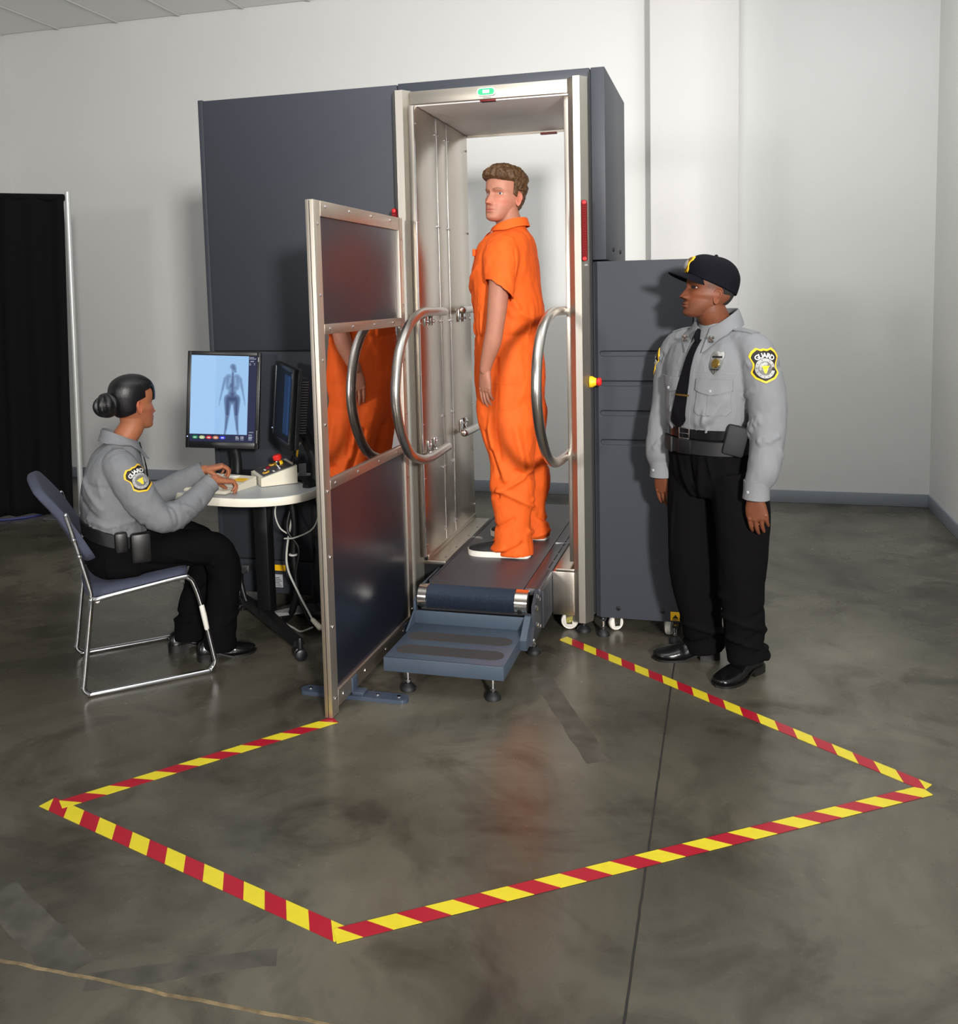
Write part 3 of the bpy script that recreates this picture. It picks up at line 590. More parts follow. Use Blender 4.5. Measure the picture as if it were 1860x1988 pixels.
class Head:
    """skull, face and features in units of head height H (chin 0, crown 1); x forward, y to the person's left"""
    def __init__(s, chin, fwd, H, pitch=0.0, roll=0.0, **k):
        f = unit((fwd[0], fwd[1], 0)); l = A3((-f[1], f[0], 0)); u = A3((0,0,1))
        c, q = math.cos(pitch), math.sin(pitch); f, u = f*c + u*q, u*c - f*q       # pitch > 0 looks up
        c, q = math.cos(roll), math.sin(roll); l, u = l*c + u*q, u*c - l*q
        s.R = np.column_stack([f, l, u]); s.H = H; s.k = dict(nose=0.12, nw=1.0, jaw=1.0, w=1.0, brow=0.018, cheek=0.012, lip=1.0, eyez=0.5, eyey=0.138, depth=1.0); s.k.update(k)
        s.o = A3(chin) - s.R @ (A3((0.33, 0, 0.0))*H)
    def W(s, p): return s.o + (np.asarray(p, float)*s.H) @ s.R.T
    def Li(s, V): return ((np.asarray(V)-s.o) @ s.R)/s.H
    KZ = [0.0, 0.04, 0.10, 0.18, 0.26, 0.34, 0.42, 0.50, 0.58, 0.66, 0.74, 0.82, 0.89, 0.95, 0.985, 1.0]
    KF = [.340, .392, .400, .392, .396, .392, .388, .386, .404, .408, .400, .368, .310, .218, .125, .02]
    KB = [.16, .06, -.02, -.14, -.26, -.335, -.375, -.398, -.412, -.418, -.412, -.382, -.325, -.232, -.135, -.03]
    KW = [.085, .150, .190, .228, .256, .276, .290, .300, .308, .312, .308, .286, .242, .172, .098, .015]
    def base(s, nz=120, nt=144, feat=True, zmin=0.0):
        zz = np.concatenate([np.linspace(zmin, 0.80, int(nz*0.72), endpoint=False), 0.80+0.20*np.sin(np.linspace(0, PI/2, int(nz*0.28)))])
        K = crom(np.column_stack([s.KZ, s.KF, s.KB, s.KW]), 8); I = lambda j: np.interp(zz, K[:, 0], K[:, j])
        F_, B_, W_ = I(1), I(2)*s.k['depth'], I(3)*s.k['w']; jm = 1 + (s.k['jaw']-1)*(1-ss(zz, 0.15, 0.42)); W_ = W_*jm
        t = np.linspace(0, 2*PI, nt, endpoint=False); t = t - 0.35*np.sin(t)*0.9      # denser towards the face
        p = 2.28; X = np.zeros((len(zz), nt)); Y = X.copy(); Z = X.copy()
        for i, z in enumerate(zz):
            cx = (F_[i]+B_[i])/2 if z < 0.30 else (F_[i]+B_[i])/2 - 0.02
            c, q = np.cos(t), np.sin(t); cc = np.sign(c)*np.abs(c)**(2/p); Y[i] = W_[i]*np.sign(q)*np.abs(q)**(2/p)
            X[i] = cx + np.where(c > 0, cc*(F_[i]-cx), cc*(cx-B_[i])); Z[i] = z
        if feat:
            fm = ss(X, 0.02, 0.16); g = lambda a, sy: np.exp(-(a/sy)**2); k = s.k; ez, ey = k['eyez'], k['eyey']; ay = np.abs(Y); dX = np.zeros_like(X); dY = np.zeros_like(X)
            t_ = np.clip((0.515-Z)/(0.515-0.325), 0, 1); on = ss(Z, 0.272, 0.318)*(1-ss(Z, 0.53, 0.60))
            hw = (0.030 + 0.030*t_**1.6)*k['nw']
            dX += on*(0.030 + (k['nose']-0.030)*t_**1.35)*np.exp(-(ay/hw)**2.4)
            dX += 0.045*k['nw']*g(ay-0.062*k['nw'], 0.026)*g(Z-0.312, 0.030)           # nostril wings
            dX -= 0.052*g(ay-ey, 0.082)*g(Z-ez-0.002, 0.046)                              # eye sockets
            dX -= 0.018*g(ay-0.055, 0.03)*g(Z-ez, 0.05)
            dX += k['brow']*g(ay-0.115, 0.10)*g(Z-ez-0.072, 0.026)
            dX += k['cheek']*g(ay-0.20, 0.07)*g(Z-0.385, 0.06); dY += np.sign(Y)*k['cheek']*g(ay-0.25, 0.08)*g(Z-0.40, 0.06)
            L_ = k['lip']; lw = np.exp(-(ay/0.098)**4)
            dX += L_*(0.026*lw*g(Z-0.214, 0.018) + 0.026*lw*g(Z-0.166, 0.020) - 0.022*np.exp(-(ay/0.108)**4)*g(Z-0.190, 0.0075))
            dX += 0.018*g(ay, 0.14)*g(Z-0.20, 0.07)
            dX -= 0.014*g(ay, 0.09)*g(Z-0.125, 0.022); dX += 0.016*g(ay, 0.085)*g(Z-0.055, 0.05)
            dX -= 0.010*g(ay-0.118, 0.02)*g(Z-0.215, 0.06)                               # fold beside the mouth
            dX -= 0.012*g(ay, 0.012)*g(Z-0.248, 0.022)
            X = X + dX*fm; Y = Y + dY
        return X, Y, Z
    def mesh(s):
        X, Y, Z = s.base(); V = s.W(np.stack([X, Y, Z], -1).reshape(-1, 3)); return ringloft(list(V.reshape(*X.shape, 3)))
    def ear(s, side, x=-0.045, z=0.435, sc=1.0, flare=0.42):
        """auricle as a dished plate with a raised rim"""
        n, m_ = 40, 9; out = []; th = np.linspace(0, 2*PI, n, endpoint=False)
        h_ = 0.125*sc; wv = 0.072*sc
        ol = np.array([(wv*math.cos(a)*(1.0 + 0.12*math.sin(a)) - (0.018 if math.sin(a) < -0.3 else 0)*abs(math.sin(a)), h_*math.sin(a)) for a in th])
        ol[:, 0] *= np.where(ol[:, 1] < 0, 0.80, 1.0)
        prof = [(0.96, -0.030), (1.03, -0.005), (1.02, 0.014), (0.95, 0.022), (0.87, 0.018), (0.80, -0.002), (0.72, -0.006), (0.64, 0.006), (0.56, 0.008), (0.46, -0.022), (0.3, -0.040), (0.12, -0.044)]
        rings = []
        for k, hgt in [(0.25, -0.055)] + prof:
            hh = hgt*(1 - 0.55*ss(ol[:, 0], 0.015, 0.05)*(1-ss(ol[:, 1], 0.03, 0.08)))*np.where(ol[:, 1] < -.07, .45, 1)
            rings.append(np.column_stack([ol[:, 0]*k, hh, ol[:, 1]*k]))
        V = np.vstack(rings); ca, sa = math.cos(flare), math.sin(flare)
        # V: x forward, y outward, z up -> swing the back edge outward
        xx = V[:, 0]*ca + V[:, 1]*sa; yy_ = -V[:, 0]*sa + V[:, 1]*ca
        tilt = 0.16; x2 = xx - V[:, 2]*tilt; z2 = V[:, 2]
        P = np.column_stack([x2 + x, side*(yy_ + 0.312*s.k['w']), z2 + z])
        r = s.W(P).reshape(len(prof)+1, n, 3); return ringloft(list(r))
    def surf_x(s, y, z):
        X, Y, Z = s.base(); k = (X > 0); d = (Y-y)**2 + (Z-z)**2 + np.where(k, 0, 9); return X.flat[d.argmin()]
    def eye(s, side, gaze=(1,0,0), iris=(90, 110, 130), r=0.060, open_=1.0):
        ez, ey = s.k['eyez'], s.k['eyey']; ex = s.surf_x(ey, ez) + 0.010 - r; c = A3((ex, side*ey, ez)); g = unit(gaze)
        a = unit(np.cross(g, (0,0,1))); b = np.cross(a, g); n = 24; rings = []; angs = [0.02, 0.10, 0.20, 0.30, 0.42, 0.47, 0.6, 0.9, 1.3, 1.8]
        for q in angs:
            t = np.linspace(0, 2*PI, n, endpoint=False); rings.append(s.W(c + r*(math.cos(q)*g + math.sin(q)*(np.cos(t)[:, None]*a + np.sin(t)[:, None]*b))))
        m = ringloft(rings); fm = []
        for i in range(len(angs)-1): fm += [2 if angs[i+1] <= 0.21 else (1 if angs[i+1] <= 0.43 else 0)]*n
        fm += [2, 0]; lids = []
        R_ = r*1.13
        for up in (1, -1):
            az = np.linspace(-1.25, 1.25, 25); P = []
            edge = (0.40 if up > 0 else -0.30)*open_*np.cos(az*1.18).clip(0) + 0.02
            for tt in np.linspace(0, 1, 8):
                el = edge + (up*1.45-edge)*tt; rr = R_*(1+0.03*(tt < 0.01))
                P.append(np.column_stack([rr*np.cos(el)*np.cos(az), rr*np.cos(el)*np.sin(az), rr*np.sin(el)]))
            P = np.array(P); lids.append(grid_sheet(s.W(P.reshape(-1, 3) + c).reshape(P.shape), 0.0015, -s.R[:, 0]))
        return m, fm, lids
    def shell(s, thick, nz=110, nt=150, zmin=0.05):
        """hair: the skull surface pushed out by thick(x,y,z) (negative hides it under the skin)"""
        X, Y, Z = s.base(nz, nt, False, zmin); P = np.stack([X, Y, Z], -1); nn = P - A3((-0.02, 0, 0.55)); nn[..., 2] *= 0.8; nn /= np.linalg.norm(nn, axis=-1)[..., None]
        t = thick(X, Y, Z); P = P + nn*t[..., None]; return ringloft(list(s.W(P.reshape(-1, 3)).reshape(P.shape)))

def hand(wr, d, n, th, L, curl=(0.25, 0.3, 0.35, 0.4), spread=0.0, thumb=(0.75, 0.55, 0.25), wristr=0.026, bend=(0.6, 1.0, 0.7)):
    """wrist point, finger direction, palm normal, thumb side; every finger is its own bent chain rooted in the palm"""
    d = unit(d); n = A3(n) - d*(A3(n) @ d); n = unit(n); s = unit(np.cross(d, n)); s = s if s @ A3(th) > 0 else -s
    wr = A3(wr); k = L/0.19; ms = []; P = lambda a, b, c: wr + d*a*k + s*b*k + n*c*k
    rings = []; t = np.linspace(0, 2*PI, 24, endpoint=False)
    for a, hw, ht, off in ((-0.030, .027, .020, 0), (-0.004, .0275, .0195, 0), (0.022, .034, .0185, .002), (0.050, .0405, .0165, .003), (0.075, .0425, .0145, .002), (0.094, .0415, .0125, .001), (0.102, .036, .009, 0)):
        c, q = np.cos(t), np.sin(t); rings.append(P(a, 0, 0.002) + (np.sign(c)*np.abs(c)**0.8*hw + off)[:, None]*k*s + (np.sign(q)*np.abs(q)**0.85*ht)[:, None]*k*n)
    ms.append(ringloft(rings))
    for i, (b, base, ln, r) in enumerate(((.0315, .090, .073, .0088), (.0105, .095, .081, .0090), (-.0110, .092, .075, .0086), (-.0310, .082, .059, .0076))):
        c_ = curl[i]; sp_ = spread*(1.5-i)*0.12
        dirn = lambda ang: unit(d*math.cos(ang) + n*math.sin(ang) + s*sp_)
        p0 = P(base-0.022, b*0.93, 0.0); p1 = P(base, b, 0.0); q = [p0, p1]; seg = (ln*0.46*k, ln*0.30*k, ln*0.24*k); a = 0
        for sg, bb_ in zip(seg, bend): a += c_*bb_; q.append(q[-1] + dirn(a)*sg)
        ms.append(tube(crom(q, 4), np.interp(np.linspace(0, 4, 17), [0, 1, 2, 3, 4], [r*.95*k, r*1.06*k, r*.98*k, r*.88*k, r*.72*k]), 12, round_ends=True))
        ms.append(ball(q[1]-n*0.003*k, r*1.02*k, 10, 8))
    o, f1, f2 = thumb; b0 = P(0.012, 0.018, 0.004); dd = unit(d*math.cos(o) + s*math.sin(o) + n*f2)
    q = [b0, b0 + dd*0.038*k]; dd = unit(dd*math.cos(f1*0.5) + d*math.sin(f1*0.7) + n*f2*0.3); q.append(q[-1] + dd*0.032*k); dd = unit(dd + d*0.25); q.append(q[-1] + dd*0.026*k)
    ms.append(tube(crom(q, 4), np.interp(np.linspace(0, 3, 13), [0, 1, 2, 3], [.0155*k, .0118*k, .0102*k, .0080*k]), 12, round_ends=True))
    return ms
def arm(pts, radii, n=22): return tube(pts, radii, n, per=5, round_ends=True)

SKINS = {}
def skin_mat(name): return mat(name, (200, 150, 120), 0.52, 0, 0.32, attr='tone', bump=0.05, bscale=260, sss=0.08)
def body_part(parent, m, mname, tone, lids=()):
    """skin: one mesh, tone(V, N) gives each vertex its pigment"""
    n0 = len(m[0]); N = normals(m); col = tone(m[0], N)
    mm = J(m, *lids); me_col = np.vstack([col] + [tone.plain(l[0]) for l in lids]) if lids else col
    o = part('body', mm, skin_mat(mname), parent, angle=180)
    at = o.data.color_attributes.new('tone', 'FLOAT_COLOR', 'POINT'); at.data.foreach_set('color', np.column_stack([me_col, np.ones(len(me_col))]).astype(np.float32).ravel())
    return o
lin = lambda r, g, b: np.array(srgb(r, g, b)[:3])
def mixc(c, t, k): return c*(1-k[:, None]) + np.asarray(t)[None]*k[:, None]
def face_tone(hd, skin, lip, brow, shade=None, browk=0.8, warm=None):
    def f(V, N):
        p = hd.Li(V); x, y, z = p.T; ay = np.abs(y); c = np.tile(skin, (len(V), 1)); c *= (1 + 0.05*fbm(V*60, 2, 3))[:, None]
        inh = (x > 0.12)*(z > 0)*(z < 1)*(np.abs(y) < 0.34)
        if warm is not None:
            k = np.exp(-((ay-0.19)/0.09)**2-((z-0.36)/0.09)**2) + np.exp(-(y/0.07)**2-((z-0.32)/0.05)**2); c = mixc(c, warm, np.clip(k, 0, 1)*0.5*inh)
            ke = np.exp(-((x+0.045)/0.09)**2-((z-0.43)/0.14)**2)*(ay > 0.29); c = mixc(c, warm, np.clip(ke, 0, 1)*0.5)
        lw_ = 0.105; lz = 0.190 + 0.004*np.cos(y/lw_*PI)
        kl = ss(1-(np.abs(z-lz)/(0.043*np.clip(1-(ay/lw_)**2, 0.02, 1)**0.7)), 0, 0.25)*(ay < lw_)*inh; c = mixc(c, lip, kl*0.75)
        km = np.exp(-((z-0.190)/0.006)**2)*(ay < 0.105)*inh; c = mixc(c, lip*0.45, km*0.7)
        bz = hd.k['eyez'] + 0.072 + 0.022*np.sin(np.clip((ay-0.05)/0.18, 0, 1)*PI*0.8) - 0.005
        kb = np.exp(-((z-bz)/0.0145)**2)*ss(ay, 0.045, 0.075)*(1-ss(ay, 0.19, 0.235))*inh; c = mixc(c, brow, kb*browk)
        if shade: 
            for col, fn in shade: c = mixc(c, col, np.clip(fn(x, y, z), 0, 1))
        return c
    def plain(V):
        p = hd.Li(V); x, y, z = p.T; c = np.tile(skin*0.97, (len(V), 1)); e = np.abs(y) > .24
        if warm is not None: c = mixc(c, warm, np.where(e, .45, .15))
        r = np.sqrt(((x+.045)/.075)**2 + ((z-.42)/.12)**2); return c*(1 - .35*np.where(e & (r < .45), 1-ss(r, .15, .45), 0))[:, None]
    f.plain = plain
    return f
EYEW = mat('eye_white', (226, 222, 216), 0.15, 0, 0.6); PUP = mat('pupil', (8, 7, 7), 0.08)
def add_eyes(hd, parent, gaze, iris, open_=1.0):
    im = mat('iris_%d' % sum(iris), iris, 0.15); lids = []
    for sd in (1, -1):
        m, fm, l = hd.eye(sd, gaze, iris, open_=open_); part('eye', m, [EYEW, im, PUP], parent, fmat=fm, angle=180); lids += l
    return lids
# flat cloth or metal pieces laid on a surface
def conform(P2, o, u, v, tree, off, bk=0.25):
    """(a,b) points in the plane (o,u,v) dropped onto the surface along -(u x v)"""
    o, u, v = A3(o), unit(u), unit(v); n = np.cross(u, v); out = []; last = None
    for a, b in P2:
        p = o + u*a + v*b; h = tree.ray_cast(Vector(p + n*bk), Vector(-n), bk*2)
        if h[0] is None: q = p + n*off if last is None else p + n*(last+off)
        else: last = float((A3(h[0])-p) @ n); q = A3(h[0]) + n*off
        out.append(q)
    return np.array(out)
def dense(poly, n=64):
    p = np.asarray(list(poly) + [poly[0]], float); s = np.concatenate([[0], np.cumsum(np.linalg.norm(np.diff(p, axis=0), axis=1))]); t = np.linspace(0, s[-1], n, endpoint=False)
    return np.column_stack([np.interp(t, s, p[:, 0]), np.interp(t, s, p[:, 1])])
def patch(poly, o, u, v, tree, off=0.003, thick=0.003, n=72, k=11, c=None):
    p = dense(poly, n); c = p.mean(0) if c is None else A3(c)
    rings = [conform(c + (p-c)*q, o, u, v, tree, off) for q in np.linspace(1, 0.02, k)]; nrm = np.cross(unit(u), unit(v))
    return ringloft([rings[0]-nrm*(thick)] + rings)
def strip(L_, R_, o, u, v, tree, off=0.004, thick=0.003, m=5, per=6):
    L_, R_ = crom(L_, per), crom(R_, per); nrm = np.cross(unit(u), unit(v)); P = np.array([conform([a + (b-a)*t for t in np.linspace(0, 1, m)], o, u, v, tree, off) for a, b in zip(L_, R_)])
    return grid_sheet(P, thick, -nrm)
def text2d(txt, size, bold=0.0):
    cu = bpy.data.curves.new('t', 'FONT'); cu.body = txt; cu.size = size; cu.align_x = 'CENTER'; cu.align_y = 'CENTER'; cu.offset = bold; cu.resolution_u = 3
    o = bpy.data.objects.new('t', cu); COL.objects.link(o); dg = bpy.context.evaluated_depsgraph_get(); dg.update(); me = bpy.data.meshes.new_from_object(o.evaluated_get(dg))
    V = np.array([v.co[:] for v in me.vertices]).reshape(-1, 3); F = [tuple(p.vertices) for p in me.polygons]; bpy.data.objects.remove(o); bpy.data.curves.remove(cu); bpy.data.meshes.remove(me); return V[:, :2], F
GOLD = mat('patch_gold', (240, 190, 30), 0.6); PBLK = mat('patch_black', (24, 18, 18), 0.7); PWHT = mat('patch_white', (232, 230, 226), 0.7); PGRY = mat('patch_grey', (168, 168, 166), 0.7); PYEL = mat('patch_yellow', (240, 206, 40), 0.6)
SHIELD = [(-.020, .5), (.10, .47), (.25, .52), (.40, .40), (.47, .25), (.36, .05), (.37, -.12), (.42, -.26), (.30, -.42), (.0, -.56), (-.30, -.42), (-.42, -.26), (-.37, -.12), (-.36, .05), (-.47, .25), (-.40, .40), (-.25, .52), (-.10, .47)]
def shoulder_patch(parent, o, u, v, tree, h):
    S = [(a*h, b*h) for a, b in SHIELD]
    g = part('shoulder_patch', patch(S, o, u, v, tree, 0.0035, 0.0035), GOLD, parent, label='gold edged black shield patch reading GUARD')
    part('patch_field', patch([(a*0.87, b*0.88) for a, b in S], o, u, v, tree, 0.0048, 0.001), PBLK, g)
    cc = (0, -0.10*h); circ = lambda r, n=40: [(cc[0]+r*h*math.cos(t), cc[1]+r*h*math.sin(t)) for t in np.linspace(0, 2*PI, n, endpoint=False)]
    part('patch_disc', patch(circ(0.305), o, u, v, tree, 0.0060, 0.001, c=cc), PGRY, g)
    rays = []
    for t in np.linspace(0, 2*PI, 36, endpoint=False):
        ct, st = math.cos(t), math.sin(t); q = [(cc[0]+(a*ct-b*st)*h, cc[1]+(a*st+b*ct)*h) for a, b in ((0.10, -0.005), (0.215, -0.010), (0.215, 0.010), (0.10, 0.005))]
        rays.append((conform(q, o, u, v, tree, 0.0068), [(0, 1, 2, 3)]))
    part('patch_rays', J(*rays), PBLK, g, smooth=False, kind='stuff')
    eag = [(0, -.16), (.045, -.12), (.06, -.02), (.10, .03), (.135, .085), (.05, .075), (.0, .09), (-.05, .075), (-.135, .085), (-.10, .03), (-.06, -.02), (-.045, -.12)]
    part('patch_emblem', patch([(a*h+cc[0], b*h+cc[1]) for a, b in eag], o, u, v, tree, 0.0078, 0.001, 48, 4, c=cc), PYEL, g)
    tx = []
    for i, ch in enumerate('GUARD'):
        V2, F2 = text2d(ch, 0.205*h, 0.006*h); a = (2-i)*0.285; R_ = 0.42*h; ce, se = math.cos(a), math.sin(a)
        q = np.column_stack([V2[:, 0]*ce - V2[:, 1]*se - se*R_, V2[:, 0]*se + V2[:, 1]*ce + ce*R_ + (-0.135)*h]); tx.append((conform(q, o, u, v, tree, 0.0082), F2))
    part('patch_text', J(*tx), PWHT, g, smooth=False)
    rim = []
    for i, t in enumerate(np.linspace(0, 2*PI, 26, endpoint=False)):
        if 0.9 < t < 2.2 and i % 2: continue
        ct, st = math.cos(t), math.sin(t); rim.append((conform([(cc[0]+(a*ct-b*st)*h, cc[1]+(a*st+b*ct)*h) for a, b in ((0.245, -0.012), (0.278, -0.012), (0.278, 0.006), (0.245, 0.006))], o, u, v, tree, 0.0068), [(0, 1, 2, 3)]))
    part('patch_lettering', J(*rim[::2]), PBLK, g, smooth=False, kind='stuff')
    return g
def shoe(heel, toe, z, L, wid, style='dress'):
    """last lofted along its length; returns upper, sole (two meshes)"""
    heel, toe = A3((*heel, 0)), A3((*toe, 0)); d = unit(toe-heel); s = A3((-d[1], d[0], 0)); L = np.linalg.norm(toe-heel) if L is None else L
    hs = [(0.0, .50, .030, .062), (.04, .66, .030, .082), (.15, .74, .030, .092), (.28, .72, .028, .098), (.42, .78, .024, .086), (.56, .92, .020, .064), (.70, 1.0, .018, .050), (.82, .96, .018, .042), (.92, .76, .020, .036), (.98, .45, .022, .030), (1.0, .15, .024, .026)]
    if style == 'slip': hs = [(0.0, .46, .024, .050), (.04, .64, .024, .062), (.15, .74, .024, .070), (.28, .76, .024, .082), (.42, .82, .024, .079), (.56, .92, .024, .069), (.70, 1.0, .024, .058), (.82, .97, .024, .049), (.92, .80, .024, .041), (.98, .48, .024, .035), (1.0, .18, .024, .030)]
    K = crom(hs, 4); t = np.linspace(0, 2*PI, 28, endpoint=False); up = []; so = []
    for a, w_, zb, zt in K:
        c, q = np.cos(t), np.sin(t); hw = w_*wid/2; x = np.sign(c)*np.abs(c)**0.8*hw*np.where(q > 0, 1-0.28*q*(zt > .06), 1); zc = np.where(q > 0, zb + (zt-zb)*np.abs(q)**0.85, zb - 0.008*np.abs(q))
        inn = s*0.012*math.sin(a*PI)*0
        up.append(heel + d*a*L + inn + x[:, None]*s + (z+zc)[:, None]*A3((0,0,1)))
    out = [(heel + d*a*L, s*w_*wid/2) for a, w_, zb, zt in K]
    e = 0.005; poly = [c_ + v_ + unit(v_)*e for c_, v_ in out] + [out[-1][0] + d*0.008] + [c_ - v_ - unit(v_)*e for c_, v_ in out[::-1]] + [out[0][0]-d*0.006]
    if style == 'slip': sole = prism([p + A3((0,0,z)) for p in poly], (0,0,0.027))
    else:
        n_ = len(out); b1 = prism([p + A3((0,0,z+0.016+0.006)) for p in poly], (0,0,0.008))
        zs = lambda a: (0.022 if a < .34 else max(0.0, 0.022*(1-(a-.34)/.22)) if a < .56 else 0.0)
        b1 = (np.array([p + A3((0,0,z + zs(((p-heel) @ d)/L))) for p in poly] + [p + A3((0,0,z + zs(((p-heel) @ d)/L) + 0.009)) for p in poly]), b1[1])
        hp = [p for p in poly if ((p-heel) @ d)/L < 0.32]; sole = J(b1, prism([p + A3((0,0,z)) for p in hp], (0,0,0.024)))
        up = [r + A3((0,0,1))*np.array([zs(((q-heel) @ d)/L)*0.55 for q in r])[:, None]*0 for r in up]
    return ringloft(up), sole

def sleeve(p0, p1, rads, hem=0.012, tilt=(0,0,0), n=32, inner=0.06, ell=(1,1)):
    """open-ended tube: outer skin, turned hem, short inner wall"""
    p0, p1 = A3(p0), A3(p1); d = unit(p1-p0); a = unit(np.cross(d, (0,1,0) if abs(d[1]) < 0.8 else (1,0,0))); b = np.cross(d, a); t = np.linspace(0, 2*PI, n, endpoint=False)
    L = np.linalg.norm(p1-p0); rr = crom(np.column_stack([np.linspace(0, 1, len(rads)), rads]), 4); out = []
    def ring(s, r): 
        q = p0 + d*s + r*(np.cos(t)[:, None]*a*ell[0] + np.sin(t)[:, None]*b*ell[1]); w_ = ss(s/L, 0.5, 1.0); return q + w_*((q-p0-d*s) @ A3(tilt))[:, None]*d/0.08*0.1
    for s, r in rr: out.append(ring(s*L, r))
    re = rr[-1, 1]; out += [ring(L+0.002, re-hem*0.5), ring(L, re-hem), ring(L-inner, re-hem-0.004)]
    return ringloft(out)
def collar(c, f, l, R, zb, drop, stand, fall, gap, lean=0.02, thick=0.003, n=44, flare=0.018, point=0.0, tilt=0.0, pw=1.4):
    """stand-and-fall collar: rows run inside-bottom -> fold -> outer edge; angle 0 is the nape"""
    c, f, l = A3(c), unit(f), unit(l); z_ = A3((0,0,1)); rows = [[] for _ in range(8)]; g = math.radians(gap)
    for t in np.linspace(-g, g, n):
        k = (1-math.cos(t))/2; ke = abs(t)/g; dr = -f*math.cos(t)*R[0] + l*math.sin(t)*R[1]; dn = unit(dr)
        zt = zb - drop*k**pw + tilt*math.sin(t); fl = fall[0] + (fall[1]-fall[0])*ke**3; fd = point*ke**4
        q = [(0, -stand), (lean*0.3, -stand*0.5), (lean*0.7, -0.006), (lean+0.002, 0.0), (lean+0.007, -0.005), (lean+flare*0.6, -fl*0.4), (lean+flare, -fl*0.8), (lean+flare+0.002, -fl)]
        for r, (a, b) in zip(rows, q): r.append(c + dr + dn*a + z_*(zt+b) + f*fd*max(0, -b)/max(fl, 1e-3))
    P = np.array(rows); nr = P.reshape(-1, 3) - c; nr[:, 2] = 0.02; nr /= np.linalg.norm(nr, axis=1)[:, None]
    return grid_sheet(P, thick, nr)

def lay_on(m, tree, off=.006, rows=(4, 5, 6, 7), n=44, nr=8):
    """lift the outer leaf of a collar clear of the cloth beneath it"""
    V = m[0].copy(); h = len(V)//2
    for i in range(h):
        if i//n not in rows: continue
        p, nn, _, d = tree.find_nearest(Vector(V[i]))
        if p is None: continue
        p, nn = A3(p), A3(nn)
        if (V[i]-p) @ nn < off: dv = p + nn*off - V[i]; V[i] += dv; V[i+h] += dv
    return (V, m[1])

